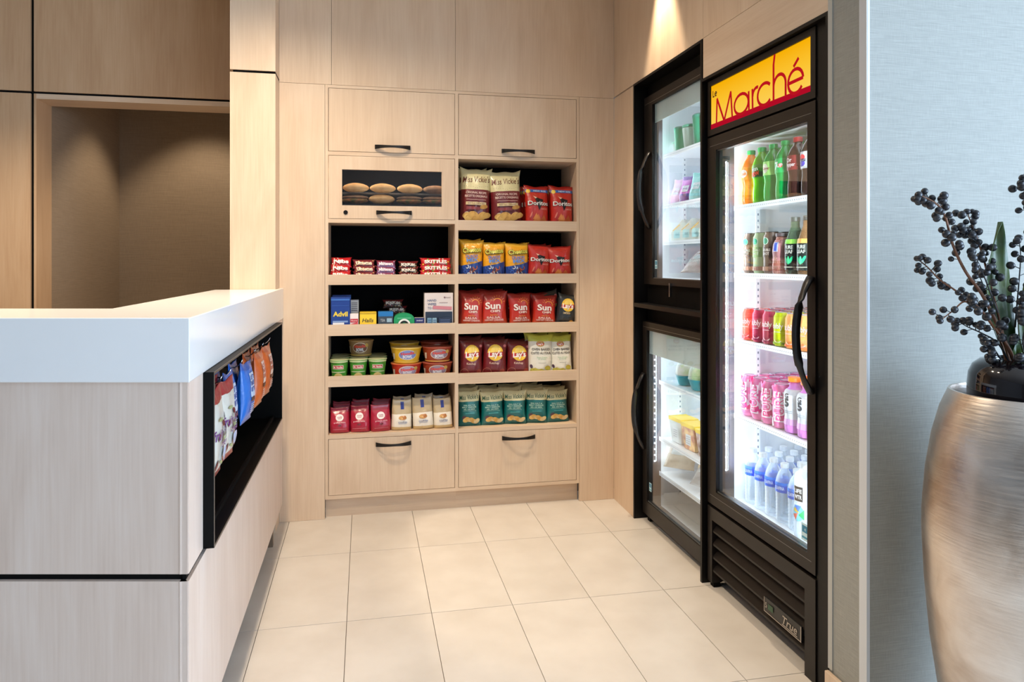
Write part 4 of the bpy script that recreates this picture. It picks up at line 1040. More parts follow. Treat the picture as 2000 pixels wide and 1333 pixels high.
# ------------------------------------------------------------------ noodle cups and bowls
def cup(key, label, name, cat, group, x, y, z, r0, r1, h, body, lid, art):
    mb = MB(); mb.lathe([(0, 0), (r0, 0), (r0, .003), (r1, h-.006), (r1+.003, h-.005), (r1+.003, h-.001)], 26)
    if ('cupm', key) not in KINDS:
        lidm = MB(); lidm.lathe([(r1+.0032, h-.002), (r1+.0032, h), (0, h+.001)], 26)
        p = Paint(cyl_surf(lambda yy: r0+(r1-r0)*min(1, max(0, yy/h))), .35, .008); art(p, r1, h)
        KINDS[('cupm', key)] = (mb.mesh(name, cmat(body, .4), True), lidm.mesh('lid', cmat(lid, .4), True), p.mesh())
    a, b, c = KINDS[('cupm', key)]
    o = link(name, a, None, (x, y, z), (0, 0, rnd.uniform(-.15, .1))); tag(o, label, cat, group)
    link('lid', b, o); link('printed_artwork', c, o)
    return o
def art_green(p, r, h):
    p.rect(0, h*.68, r*1.2, h*.17, (236, 226, 220)); p.rect(0, h*.68, r*1.08, h*.13, (186, 40, 44)); p.txt('Mr. Noodles', 0, h*.68, h*.085, (246, 240, 236), w=r*.95, bold=.02)
    p.ell(0, h*.22, r*.50, h*.20, (206, 186, 120)); p.ell(0, h*.20, r*.36, h*.13, (186, 156, 86)); p.ell(r*.2, h*.26, r*.12, h*.05, (90, 130, 60)); p.rect(0, h*.46, r*1.6, h*.03, (220, 220, 190)); p.rect(0, h*.93, r*2.4, h*.08, (206, 216, 170), nx=14)
zc = 0.685
for i, x in enumerate((-.128, -.032, .066)):
    cup('green', ['green noodle cup at the left end of its shelf', 'green noodle cup, middle of the front three', 'green noodle cup next to the big noodle bowls'][i], 'noodle_cup', 'noodle cup', 'green noodle cups', x, 3.786, zc, .034, .046, .114, (72, 146, 48), (196, 206, 160), art_green)
    for b in (1, 2): cup('green', 'green noodle cup in the row behind the front cups', 'noodle_cup', 'noodle cup', 'green noodle cups', x+.004, 3.786+.097*b, zc, .034, .046, .114, (72, 146, 48), (196, 206, 160), art_green)
def art_bowl(c2):
    def f(p, r, h):
        p.ell(0, h*.56, r*.62, h*.33, (236, 226, 206)); p.ell(0, h*.56, r*.58, h*.29, c2); p.txt('Noodle', 0, h*.66, h*.17, (222, 70, 54), w=r*.9, rot=.08, bold=.04); p.txt('BOWL', 0, h*.44, h*.19, (222, 226, 236), w=r*.62, bold=.045)
        p.rect(-r*1.05, h*.44, r*.22, h*.4, (226, 220, 206)); p.ell(r*.55, h*.72, r*.14, h*.12, (206, 170, 90)); p.rect(0, h*.1, r*2.6, h*.06, (220, 190, 90), nx=16)
    return f
def bowl(key, label, x, y, z, body, lid, c2):
    return cup(key, label, 'noodle_bowl', 'noodle bowl', 'big noodle bowls', x, y, z, .064, .079, .080, body, lid, art_bowl(c2))
bowl('yel', 'yellow noodle bowl stacked on a red bowl', .217, 3.81, zc+.088, (222, 178, 44), (226, 200, 120), (120, 140, 200))
bowl('red', 'bright red noodle bowl under the yellow one', .217, 3.81, zc+.005, (196, 52, 34), (206, 120, 70), (176, 160, 190))
bowl('brn', 'reddish brown noodle bowl on top of the right-hand stack', .381, 3.81, zc+.088, (156, 62, 36), (176, 92, 76), (150, 130, 150))
bowl('brn', 'reddish brown noodle bowl at the bottom of the right-hand stack', .381, 3.81, zc+.005, (156, 62, 36), (176, 92, 76), (150, 130, 150))
bowl('yel', 'dim yellow noodle bowl behind the yellow and red stack', .214, 3.945, zc+.1, (222, 178, 44), (226, 200, 120), (120, 140, 200))
bowl('brn', 'dim brown noodle bowl behind the right-hand stack', .381, 3.945, zc+.1, (156, 62, 36), (176, 92, 76), (150, 130, 150))
cup('tan', 'dim tan noodle bowl standing on the rear green cups', 'noodle_bowl', 'noodle bowl', 'big noodle bowls', -.018, 3.90, zc+.116, .052, .064, .085, (150, 120, 80), (196, 166, 110), art_bowl((120, 80, 60)))

# ------------------------------------------------------------------ sandwiches behind the glazed flap
def bun_mesh(col, seed, flat=1.0):
    mb = MB(); rd = random.Random(seed); n = 24; k = 9
    prof = []
    for q in range(k+1):
        a = -PI/2+PI*q/k; prof.append((math.cos(a), math.sin(a)))
    for (r, z) in prof:
        for a in range(n):
            t = 2*PI*a/n; w = 1+.02*math.sin(3*t+seed)
            rr = (abs(r)**1.2)
            mb.v.append((.068*rr*math.cos(t)*w, .045*rr*math.sin(t), .0215*z*flat+.0215*flat))
    for q in range(k):
        for a in range(n):
            b = (a+1) % n; mb.f.append((q*n+a, q*n+b, (q+1)*n+b, (q+1)*n+a)); mb.m.append(0)
    return mb.mesh('bun', col, 'all')
def bread_mat(name, a, b_, sc=30):
    m, nt, b = newmat(name); L = nt.links.new; tc = N(nt, 'ShaderNodeTexCoord')
    n1 = N(nt, 'ShaderNodeTexNoise'); n1.inputs['Scale'].default_value = sc; n1.inputs['Detail'].default_value = 4; L(tc.outputs['Object'], n1.inputs[0])
    r = ramp(nt, [(.35, a), (.65, b_)]); L(n1.outputs[0], r.inputs[0]); L(r.outputs[0], b.inputs['Base Color']); b.inputs['Roughness'].default_value = .7
    return m
BR1 = bread_mat('bread_crust', (214, 172, 116), (232, 196, 142)); BR2 = bread_mat('salad_filling', (70, 84, 34), (150, 96, 60), 45); BR3 = bread_mat('dark_bread', (110, 84, 62), (142, 112, 84))
BM = [bun_mesh(BR1, 1), bun_mesh(BR1, 2), bun_mesh(BR3, 3, .55)]; FIL = bun_mesh(BR2, 5, .75)
yb_ = 3.80
shelfz = 1.601
for i, x in enumerate((-.047, .091, .232, .368)):
    low = link('sandwich', FIL if i != 1 else BM[1], None, (x+(.0 if i != 1 else -.004), yb_, shelfz+.004)); low.scale = (1.0, 1, 1.25 if i == 1 else 1.15)
    tag(low, ['dark sandwich with green salad at the left behind the glass flap', 'pale oval bun in the lower row behind the glass flap', 'salad sandwich in the lower row, second from the right', 'salad sandwich in the lower row at the right edge of the glass'][i], 'sandwich', 'lower row of sandwiches behind glass')
    if i != 1:
        tp = link('bread_top', BM[2], low); tp.location = (0, 0, .017)
    up = link('bun', BM[0] if i < 3 else BM[2], None, (x+.002, yb_, shelfz+.062), (0, 0, .05*i)); up.scale = (1, 1, 1.22 if i < 3 else 2.0)
    tag(up, ['pale oval bun at the left of the upper row behind glass', 'pale oval bun, second of the upper row behind glass', 'pale oval bun, third of the upper row behind glass', 'shaded brown bun at the right of the upper row behind glass'][i], 'bun', 'upper row of buns behind glass')
tray2 = bx('bun_tray', -.165, .450, yb_-.050, yb_+.055, 1.6590, 1.6605, clearpl('clear_tray', (.93, .93, .93), .03)); tag(tray2, 'clear tray carrying the upper row of buns behind the glass flap', 'tray')

# ------------------------------------------------------------------ bags on the counter hooks
for key, yy, zt, W, H, lab, off in (
    ('purple', 2.070, .955, .18, .245, 'pale fruit pouch with red header on the nearest counter hook', 0),
    ('purple', 2.225, .955, .17, .235, 'pale fruit pouch with red header on the second counter hook', 0),
    ('blue', 2.385, .955, .14, .22, 'blue snack bag partly hidden behind the pale fruit pouch', -.02),
    ('blue', 2.60, .955, .14, .205, 'blue snack bag hanging in full view on the counter display', 0),
    ('orange', 2.89, .955, .14, .205, 'orange snack bag hanging next to the blue bag', 0),
    ('orange', 3.11, .955, .14, .205, 'orange snack bag on the farthest filled counter hook', 0)):
    for b in range(2):
        o = put_bag(key, 'hanging_bag', lab if b == 0 else {'purple': 'rear fruit pouch sharing a hook behind a pale one', 'blue': 'rear blue bag sharing a hook with the front blue one', 'orange': 'rear orange bag sharing a hook with the front orange one'}[key], 'snack bag', 'bags on the counter hooks', (-.404-.045*b+off, yy+.012*b, zt-H), W, H, lean=.0, rz=rnd.uniform(-.05, .05)-.05, facing=PI/2)
# ------------------------------------------------------------------ drinks
FACE = -PI/2 + 0.28           # labels face the aisle, turned a little to the front
def soda_mesh(key, col, cap, art, prof=None, H=.218, mat=None, n=20, capr=.0145):
    prof = prof or [(0, 0), (.024, 0), (.0305, .006), (.0325, .018), (.0325, .050), (.0298, .072), (.0300, .082), (.0325, .100), (.0330, .140), (.0315, .154), (.0255, .174), (.0160, .190), (.0128, .197), (.0128, .203)]
    s = H/.218
    prof = [(r, z*s) for r, z in prof]
    body = MB().lathe(prof, n)
    cm = MB().lathe([(capr-.002, .2005*s), (capr, .2015*s), (capr, .2165*s), (capr-.0015, .218*s), (0, .218*s)], n)
    def rf(y):
        for (r0, z0), (r1, z1) in zip(prof, prof[1:]):
            if z0 <= y <= z1 and z1 > z0: return max(.008, r0+(r1-r0)*(y-z0)/(z1-z0))
        return .02
    p = Paint(cyl_surf(rf), .3, .009); art(p)
    KINDS[key] = (body.mesh('bottle', mat or cmat(col, .12, 0, .6), 'all'), cm.mesh('cap', cmat(cap, .35), True), p.mesh('wrap_label') if p.mb.v else None)
def can_mesh(key, r, H, col, art, top=(190, 194, 200), col2=None):
    prof = [(0, .002), (r-.007, .002), (r-.005, 0), (r-.002, .006), (r, .012), (r, H-.018), (r-.006, H-.006), (r-.0055, H-.002)]
    body = MB().lathe(prof, 22)
    lid = MB().lathe([(r-.0058, H-.003), (r-.0052, H), (r-.0075, H), (r-.009, H-.004), (0, H-.004)], 22); lid.box(-.006, .006, -.010, .004, H-.004, H-.0028)
    p = Paint(cyl_surf(lambda y: r), .3, .009); art(p, r, H)
    KINDS[key] = (body.mesh('can', cmat(col, .28, .25), True), lid.mesh('can_top', cmat(top, .25, .9), True), p.mesh('printed_artwork') if p.mb.v else None)
def put_drink(key, name, label, cat, group, x, y, z, rz=0, part='cap', face=FACE):
    b, c, a = KINDS[key]
    o = link(name, b, None, (x, y, z), (0, 0, face+rz)); tag(o, label, cat, group)
    link(part, c, o)
    if part == 'cap' and key not in ('water', 'tea_green', 'tea_amber'): o.scale = (1.1, 1.1, 1.0)
    if a: link('printed_artwork', a, o)
    return o
def lab(col, y0, y1, fn=None, full=True):
    def f(p):
        p.rect(0, (y0+y1)/2, .2, y1-y0, col, nx=28, ny=6)
        if fn: fn(p, (y0+y1)/2, y1-y0)
    return f
soda_mesh('orange_soda', (250, 120, 14), (30, 130, 70), lab((244, 132, 40), .100, .150, lambda p, c, h: (p.ell(-.004, c, .018, .016, (248, 232, 220)), p.txt('Crush', -.004, c, .012, (236, 110, 30), w=.028, bold=.03))))
soda_mesh('green_soda', (86, 158, 20), (28, 140, 70), lab((60, 120, 36), .100, .150, lambda p, c, h: (p.rect(0, c-.012, .06, .02, (24, 60, 34)), p.txt('Mtn', -.002, c+.008, .014, (236, 230, 226), w=.03, rot=.2, bold=.03), p.txt('DEW', .002, c-.010, .016, (226, 70, 50), w=.034, rot=.2, bold=.03))))
soda_mesh('lime_soda', (30, 140, 52), (28, 140, 70), lab((150, 206, 110), .100, .152, lambda p, c, h: (p.ell(-.005, c, .014, .018, (226, 226, 200)), p.txt('Ginger', 0, c, .010, (150, 70, 60), w=.03, bold=.02))))
soda_mesh('seven_soda', (16, 150, 66), (24, 140, 68), lab((20, 168, 88), .100, .152, lambda p, c, h: (p.ell(.010, c, .008, .008, (226, 60, 44)), p.txt('7', -.006, c, .026, (240, 246, 240), w=.016, bold=.04), p.txt('UP', .008, c, .012, (246, 246, 246), bold=.03))))
soda_mesh('cherry_soda', (50, 24, 18), (150, 30, 34), lab((104, 30, 30), .100, .152, lambda p, c, h: (p.txt('Dr', -.004, c+.010, .014, (236, 226, 226), bold=.02), p.txt('Pepper', 0, c-.006, .013, (236, 226, 226), w=.036, bold=.02))))
soda_mesh('cola_diet', (36, 22, 18), (216, 220, 224), lab((226, 228, 232), .096, .154, lambda p, c, h: (p.ell(-.008, c+.010, .013, .010, (206, 40, 50)), p.ell(-.008, c-.012, .013, .010, (60, 50, 140)), p.txt('PEPSI', -.006, c, .010, (30, 30, 60), w=.026, bold=.03), p.txt('DIET', .020, c, .009, (60, 70, 80), rot=PI/2))), H=.226)
Z1, Z2, Z3, Z4, Z5 = [z+.0005 for z in (1.525, 1.257, .994, .694, .346)]
XFR = 1.505
ys = [2.572, 2.494, 2.416, 2.338, 2.262, 2.182, 2.104, 2.030]
tops = ['orange_soda', 'green_soda', 'lime_soda', 'seven_soda', 'cherry_soda', 'cola_diet']
tl_ = ['bright orange soda bottle at the left end of the top fridge shelf', 'yellow-green soda bottle with dark label beside the orange one', 'green soda bottle with pale lime label, third from left', 'emerald green soda bottle in the top fridge shelf centre', 'dark brown soda bottle with maroon label', 'dark cola bottle with white label and silver cap']
for i, k in enumerate(tops):
    put_drink(k, 'soda_bottle', tl_[i], 'bottle', 'soda bottles on the top fridge shelf', XFR, ys[i], Z1, rz=-.1)
    for b in range(3):
        kk = {0: 'orange_soda', 4: 'cherry_soda', 5: 'cherry_soda'}.get(i, k)
        put_drink(kk, 'soda_bottle', {'orange_soda': 'orange soda bottle queued behind the front orange one', 'cherry_soda': 'brown soda bottle queued behind the dark front bottles', 'green_soda': 'yellow-green soda bottle queued behind its front twin', 'lime_soda': 'lime-labelled soda bottle queued behind its front twin', 'seven_soda': 'emerald soda bottle queued behind its front twin'}[kk], 'bottle', 'soda bottles queued behind the front row', XFR+.070*(b+1), ys[i], Z1, rz=.2*b)
# second shelf: coffee cans and tea bottles
def art_coffee(c2):
    def f(p, r, H):
        p.ell(-.004, H*.78, .014, .014, (206, 222, 210)); p.ell(-.004, H*.78, .0115, .0115, (40, 130, 96)); p.rect(0, H*.52, .05, H*.24, c2, nx=10); p.txt('DOUBLE', 0, H*.57, .009, (236, 230, 220), w=.034, bold=.02); p.txt('SHOT', 0, H*.48, .010, (236, 230, 220), w=.026, bold=.02); p.rect(0, H*.12, .12, H*.10, (150, 110, 90), nx=14)
    return f
can_mesh('coffee_dark', .0295, .158, (92, 74, 62), art_coffee((70, 52, 44)), (60, 54, 52))
can_mesh('coffee_green', .0295, .158, (176, 192, 150), art_coffee((120, 150, 96)), (60, 54, 52))
soda_mesh('coffee_pink', (150, 96, 84), (90, 74, 74), lab((160, 110, 110), .05, .125, lambda p, c, h: (p.rect(-.002, c+.012, .02, .035, (206, 214, 236)), p.rect(-.002, c+.012, .012, .03, (60, 80, 170)), p.txt('fr', 0, c-.03, .014, (236, 190, 160), shear=.2))), prof=[(0, 0), (.026, 0), (.030, .006), (.0305, .05), (.027, .09), (.029, .125), (.026, .16), (.019, .185), (.018, .20)], H=.150, capr=.0195)
TEA = [(0, 0), (.028, 0), (.033, .006), (.034, .02), (.034, .115), (.031, .132), (.021, .165), (.0155, .180), (.0150, .203)]
def lab_tea(c1):
    return lambda p: (p.rect(0, .062, .15, .095, (22, 26, 22), nx=24, ny=6), p.rect(0, .117, .15, .016, c1, nx=24), p.txt('PURE', 0, .097, .012, (226, 226, 216), w=.034, bold=.03), p.txt('LEAF', 0, .081, .012, (226, 226, 216), w=.034, bold=.03),
        p.ell(-.010, .052, .005, .016, (40, 150, 100), .5, 10, 2), p.ell(.010, .052, .005, .016, (40, 150, 100), -.5, 10, 2), p.ell(0, .050, .005, .015, (70, 176, 120), 0, 10, 2), p.rect(0, .026, .05, .003, (200, 200, 180)))
soda_mesh('tea_green', (64, 84, 62), (60, 66, 60), lab_tea((126, 186, 70)), prof=TEA, H=.205, mat=clearpl('tea_glass_green', (.55, .68, .5), .45, (.10, .14, .09)), capr=.0165)
soda_mesh('tea_amber', (120, 74, 40), (60, 56, 50), lab_tea((206, 150, 80)), prof=TEA, H=.205, mat=clearpl('tea_glass_amber', (.72, .55, .36), .45, (.20, .11, .05)), capr=.0165)
for i, (k, yy, l) in enumerate((('coffee_dark', 2.572, 'brown tall coffee can at the left end of the second fridge shelf'), ('coffee_green', 2.500, 'pale green tall coffee can between two brown ones'), ('coffee_dark', 2.428, 'brown tall coffee can beside the pinkish bottle'))):
    put_drink(k, 'coffee_can', l, 'can', 'tall coffee cans', XFR, yy, Z2, part='can_top')
    for b in range(3): put_drink(k, 'coffee_can', 'pale green coffee can behind its front twin' if k == 'coffee_green' else 'brown coffee can behind the front coffee cans', 'can', 'tall coffee cans', XFR+.066*(b+1), yy, Z2, part='can_top')
put_drink('coffee_pink', 'coffee_bottle', 'waisted pinkish brown coffee bottle in front of the tea bottles', 'bottle', None, XFR, 2.362, Z2)
put_drink('tea_green', 'tea_bottle', 'glass tea bottle with black label and green band', 'bottle', 'tea bottles', XFR+.005, 2.286, Z2)
put_drink('tea_amber', 'tea_bottle', 'glass tea bottle with black label and orange band', 'bottle', 'tea bottles', XFR, 2.206, Z2)
for b in (1, 2, 3):
    put_drink('tea_green', 'tea_bottle', 'glass tea bottle standing behind the front tea bottles', 'bottle', 'tea bottles', XFR+.075*b, 2.286, Z2); put_drink('tea_amber', 'tea_bottle', 'glass tea bottle standing behind the front tea bottles', 'bottle', 'tea bottles', XFR+.075*b, 2.206, Z2)
    put_drink('coffee_dark', 'coffee_can', 'brown coffee can behind the front coffee cans', 'can', 'tall coffee cans', XFR+.066*b, 2.362, Z2, part='can_top')
# third shelf: slim fruit water cans
def art_bub(c2, smile):
    def f(p, r, H):
        p.txt('bubly', 0, H*.60, .020, (246, 240, 240), w=.048, bold=.02); p.arc(.004, H*.22, .014, .003, PI*1.1, PI*1.85, smile); p.rect(0, H*.42, .03, .002, (236, 220, 220)); p.rect(0, H*.08, .2, .008, c2, nx=20); p.ell(.008, H*.18, .004, .004, c2, 0, 8, 1)
    return f
for k, c, c2 in (('bub_red', (222, 84, 66), (190, 60, 60)), ('bub_berry', (166, 44, 74), (120, 26, 56)), ('bub_lime', (190, 200, 22), (120, 150, 20)), ('bub_peach', (240, 164, 96), (206, 96, 50)), ('bub_pink', (240, 176, 190), (220, 120, 150))):
    can_mesh(k, .0325, .124, c, art_bub(c2, (250, 236, 236)))
cans = ['bub_red', 'bub_berry', 'bub_berry', 'bub_lime', 'bub_peach', 'bub_peach', 'bub_pink']
cl = ['coral sparkling water can at the left end of the third fridge shelf', 'raspberry sparkling water can next to the coral one', 'raspberry sparkling water can next to the lime one', 'lime yellow sparkling water can in mid shelf', 'peach sparkling water can next to the lime one', 'peach sparkling water can behind the fridge handle', 'pink sparkling water can at the right end of the third shelf']
for i, k in enumerate(cans):
    yy = 2.575-.0735*i
    put_drink(k, 'drink_can', cl[i], 'can', 'sparkling water cans', XFR, yy, Z3, part='can_top')
    for b in range(4): put_drink(k, 'drink_can', 'drink can in the rows behind the sparkling water cans', 'can', 'cans queued on the third shelf', XFR+.068*(b+1), yy, Z3, part='can_top')
# fourth shelf: tall pink energy cans and sports bottles
def art_rock(p, r, H):
    rd = random.Random(6)
    for k in range(16): p.rect(rd.uniform(-.07, .07), rd.uniform(.02, .15), .016, .03, [(222, 96, 150), (240, 226, 236), (200, 60, 120)][k % 3], rot=rd.uniform(-.7, .7), nx=3, ny=2)
    p.txt('PURE', 0, H*.5, .034, (246, 240, 246), w=.11, rot=PI/2, bold=.05); p.txt('PURE', 0.001, H*.5, .026, (214, 70, 130), w=.10, rot=PI/2, bold=.0)
can_mesh('energy', .0325, .160, (228, 130, 176), art_rock)
for i, yy in enumerate((2.575, 2.505, 2.432, 2.360)):
    put_drink('energy', 'energy_can', ['tall pink energy can at the left end of the fourth shelf', 'tall pink energy can, second from left', 'tall pink energy can, third from left', 'tall pink energy can beside the orange-capped bottles'][i], 'can', 'tall pink energy cans', XFR, yy, Z4, rz=.25*i-.3, part='can_top')
    for b in range(3): put_drink('energy', 'energy_can', 'tall pink energy can behind the front four', 'can', 'tall pink energy cans', XFR+.068*(b+1), yy, Z4, rz=.4*b, part='can_top')
SPORT = [(0, 0), (.026, 0), (.031, .005), (.032, .03), (.0285, .075), (.0315, .10), (.0325, .150), (.029, .165), (.020, .176), (.0165, .180), (.0165, .198)]
def lab_sport(p):
    p.rect(0, .092, .19, .125, (226, 230, 238), nx=28, ny=10); p.rect(0, .040, .19, .02, (222, 170, 226), nx=28); p.txt('G', -.004, .132, .016, (30, 30, 36), bold=.03); p.txt('5', -.004, .108, .026, (40, 44, 50), bold=.06); p.rect(-.002, .078, .03, .002, (120, 130, 140)); p.rect(-.002, .072, .03, .002, (120, 130, 140))
soda_mesh('sport', (214, 130, 214), (244, 128, 34), lab_sport, prof=SPORT, H=.196, capr=.0205)
JUICE = [(0, 0), (.029, 0), (.034, .006), (.035, .02), (.035, .10), (.031, .112), (.035, .125), (.035, .150), (.026, .178), (.019, .190), (.0185, .203)]
soda_mesh('juice', (232, 160, 20), (206, 206, 206), lab((234, 230, 222), .03, .100, lambda p, c, h: (p.rect(-.008, c+.006, .022, .034, (246, 244, 242)), p.ell(-.008, c+.01, .007, .009, (190, 40, 40)), p.ell(-.006, c-.004, .006, .006, (60, 110, 60)), p.rect(0, c-.033, .2, .006, (60, 56, 60), nx=24), p.rect(0, c-.026, .016, .006, (206, 110, 40)))), prof=JUICE, H=.196, capr=.0205)
put_drink('sport', 'sports_bottle', 'lilac sports drink with orange cap next to the pink cans', 'bottle', 'sports drinks', XFR, 2.282, Z4)
put_drink('sport', 'sports_bottle', 'lilac sports drink with orange cap next to the yellow juice', 'bottle', 'sports drinks', XFR, 2.205, Z4)
put_drink('juice', 'juice_bottle', 'yellow juice bottle with white label at the fridge door edge', 'bottle', None, XFR, 2.126, Z4)
for b in (1, 2, 3):
    for yy in (2.282, 2.205): put_drink('sport', 'sports_bottle', 'lilac sports drink behind the front pair', 'bottle', 'sports drinks', XFR+.070*b, yy, Z4)
# bottom: water bottles
WATER = [(0, 0), (.026, 0), (.0305, .004), (.031, .012)]
for k in range(7): WATER += [(.0295, .018+.012*k), (.0315, .024+.012*k)]
WATER += [(.0315, .108), (.0315, .150), (.029, .163), (.022, .182), (.0145, .193), (.0130, .203)]
CLEAR = clearpl('clear_water_bottle', (.90, .94, .97), .16)
soda_mesh('water', (220, 230, 240), (236, 240, 244), lambda p: (p.rect(0, .130, .195, .036, (36, 92, 206), nx=28, ny=4), p.rect(0, .143, .195, .010, (60, 130, 226), nx=28), p.txt('AQUAFINA', 0, .128, .012, (226, 236, 246), w=.046, bold=.02), p.rect(.045, .13, .026, .034, (150, 206, 226), nx=6)), prof=WATER, H=.215, mat=CLEAR, capr=.0150)
LIFE = [(0, 0), (.027, 0), (.033, .006), (.034, .02), (.034, .17), (.030, .187), (.018, .196), (.0155, .203)]
soda_mesh('lifewater', (220, 230, 236), (236, 240, 244), lambda p: (p.rect(0, .160, .036, .056, (240, 242, 242), nx=8), p.rect(0, .160, .031, .050, (24, 24, 26), nx=8), p.txt('LIFE', 0, .170, .013, (240, 240, 240), w=.026, bold=.03), p.txt('WTR', 0, .150, .013, (240, 240, 240), w=.026, bold=.03),
    p.ell(0, .095, .020, .028, (120, 200, 226)), p.poly([(-.02, .10), (0, .12), (.004, .095)], (236, 196, 60)), p.poly([(-.02, .085), (.002, .095), (-.006, .07)], (230, 110, 90)), p.poly([(.02, .075), (.02, .11), (.004, .09)], (40, 160, 90)), p.poly([(-.012, .12), (.012, .122), (.003, .1)], (70, 110, 200))), prof=LIFE, H=.262, mat=CLEAR, capr=.0165)
wy = [2.578, 2.506, 2.434, 2.362, 2.284]
for i, yy in enumerate(wy):
    put_drink('water', 'water_bottle', ['clear water bottle with blue band at the left fridge wall', 'clear water bottle with blue band, second in the front row', 'clear water bottle with blue band, third in the front row', 'clear water bottle with blue band, fourth in the front row', 'clear water bottle with blue band beside the tall black-labelled one'][i], 'bottle', 'front row of water bottles', XFR+.012, yy, Z5, rz=-.05)
    for b in range(4): put_drink('water', 'water_bottle', 'clear water bottle in the rows behind the front row', 'bottle', 'rear water bottles', XFR+.012+.068*(b+1), yy+.004*b, Z5)
put_drink('lifewater', 'water_bottle', 'tall clear water bottle with black square label and bright fan picture', 'bottle', None, XFR-.012, 2.200, Z5)
for b in (1, 2): put_drink('lifewater', 'water_bottle', 'tall clear water bottle behind the black-labelled one', 'bottle', 'rear tall water bottles', XFR-.012+.075*b, 2.200, Z5)

# ------------------------------------------------------------------ food in the two stacked coolers
def simple(name, mb, mats, loc, rz, label, cat, group, smooth=True, parts=()):
    o = link(name, mb.mesh(name, mats, smooth), None, loc, (0, 0, rz)); tag(o, label, cat, group)
    for nm, pm, pmat in parts: link(nm, pm.mesh(nm, pmat, True), o)
    return o
ZU = [1.842, 1.590, 1.405, 1.222]
UY = (3.285, 3.185, 3.085, 2.985, 2.885)
# tall green-wrapped cups on the upper shelf
def gcup():
    return MB().lathe([(0, 0), (.030, 0), (.036, .10), (.036, .108)], 20), MB().lathe([(.0375, .104), (.0375, .112), (.030, .118), (0, .119)], 20)
for i, (yy, h) in enumerate(((3.255, 1.05), (3.160, 1.0), (3.055, 1.25), (2.955, 1.1))):
    a, l = gcup()
    if i == 1:
        o = simple('juice_cup', MB().lathe([(0, 0), (.028, 0), (.037, .09), (.037, .10)], 20), cmat((206, 226, 214), .3), (1.528, yy, ZU[0]), 0, 'pale cup with an orange dot between two green cups', 'cup', 'cups on the upper cooler shelf', True, (('lid', l, cmat((90, 170, 140), .3)),))
        continue
    o = simple('yogurt_cup', a, cmat((40, 128, 96), .35), (1.528, yy, ZU[0]), 0, {0: 'tall green cup at the left of the upper cooler shelf', 2: 'tallest green cup on the upper cooler shelf', 3: 'green cup at the right edge of the upper cooler glass'}[i], 'cup', 'cups on the upper cooler shelf', True, (('lid', l, cmat((60, 130, 110), .3)),)); o.scale = (1, 1, h)
for i, yy in enumerate((3.322, 3.325)):
    simple('white_tub', MB().lathe([(0, 0), (.030, 0), (.036, .05), (.036, .055)], 18), cmat((226, 232, 230), .4), (1.55+.1*i, yy, ZU[0]), 0, ['low white tub by the lamp strip of the upper cooler', 'white tub behind the first white tub'][i], 'tub', 'white tubs', True, (('lid', MB().lathe([(.038, .052), (.038, .060), (0, .061)], 18), cmat((150, 196, 176), .3)),))
# wrapped packs on the second shelf
def pouch_pack(label, y, z, w, h, d, c, c2, lean=-.12):
    bg = Bag(w, h, d, 20+int(y*50) % 7, 'gusset')
    o = link('snack_pouch', bg.mesh(foil('pouch_%d_%d_%d' % c, [(0, c2), (.3, c), (.85, c2)], .3)), None, (1.53, y+.035, z), (lean, 0, FACE)); tag(o, label, 'pouch', 'pouches in the upper cooler')
    p = Paint(bg.surf, .3); p.rect(0, h*.5, w*.5, h*.25, (236, 236, 240)); p.txt('fresh', 0, h*.5, h*.1, c2, w=w*.36, bold=.02); link('printed_artwork', p.mesh(), o)
pouch_pack('pink and white pouch at the left of the second upper-cooler shelf', 3.265, ZU[1], .088, .125, .05, (232, 206, 222), (226, 190, 214))
pouch_pack('purple pouch beside the pink and white one', 3.165, ZU[1], .092, .130, .05, (168, 90, 160), (96, 70, 120))
pouch_pack('pale aqua pouch in the second upper-cooler shelf', 3.050, ZU[1], .10, .135, .05, (170, 222, 220), (150, 210, 206))
pouch_pack('turquoise pouch at the right of the second upper-cooler shelf', 2.945, ZU[1], .10, .145, .05, (60, 186, 190), (40, 150, 160))
# sandwich wedges on the third shelf
def wedge(w=.085, d=.06, h=.105):
    mb = MB(); mb.v = [(-w/2, -d/2, 0), (w/2, -d/2, 0), (w/2, d/2, 0), (-w/2, d/2, 0), (-w/2+.004, -d/2, h*.45), (w/2, -d/2, h), (w/2, d/2, h), (-w/2+.004, d/2, h*.45)]
    mb.f = [(0, 3, 2, 1), (4, 5, 6, 7), (0, 1, 5, 4), (1, 2, 6, 5), (2, 3, 7, 6), (3, 0, 4, 7)]; mb.m = [0]*6
    return mb
for i, yy in enumerate((3.285, 3.185, 3.085, 2.985)):
    o = simple('sandwich_pack', wedge(), cmat((214, 216, 206), .3), (1.54, yy, ZU[2]), FACE, ['wrapped white sandwich wedge at the left of the third shelf', 'wrapped sandwich wedge, second on the third shelf', 'wrapped sandwich wedge, third on the third shelf', 'wrapped sandwich wedge at the right of the third shelf'][i], 'sandwich', 'wrapped sandwiches', False)
    p = Paint(plane_surf(.03), .4); p.rect(.006, .035, .05, .04, (176, 214, 214), nx=2, ny=2); p.txt('deli', .006, .035, .014, (90, 130, 140)); p.rect(.0, .066, .06, .006, (196, 160, 90), nx=2, ny=1, rot=.5); link('printed_artwork', p.mesh(), o)
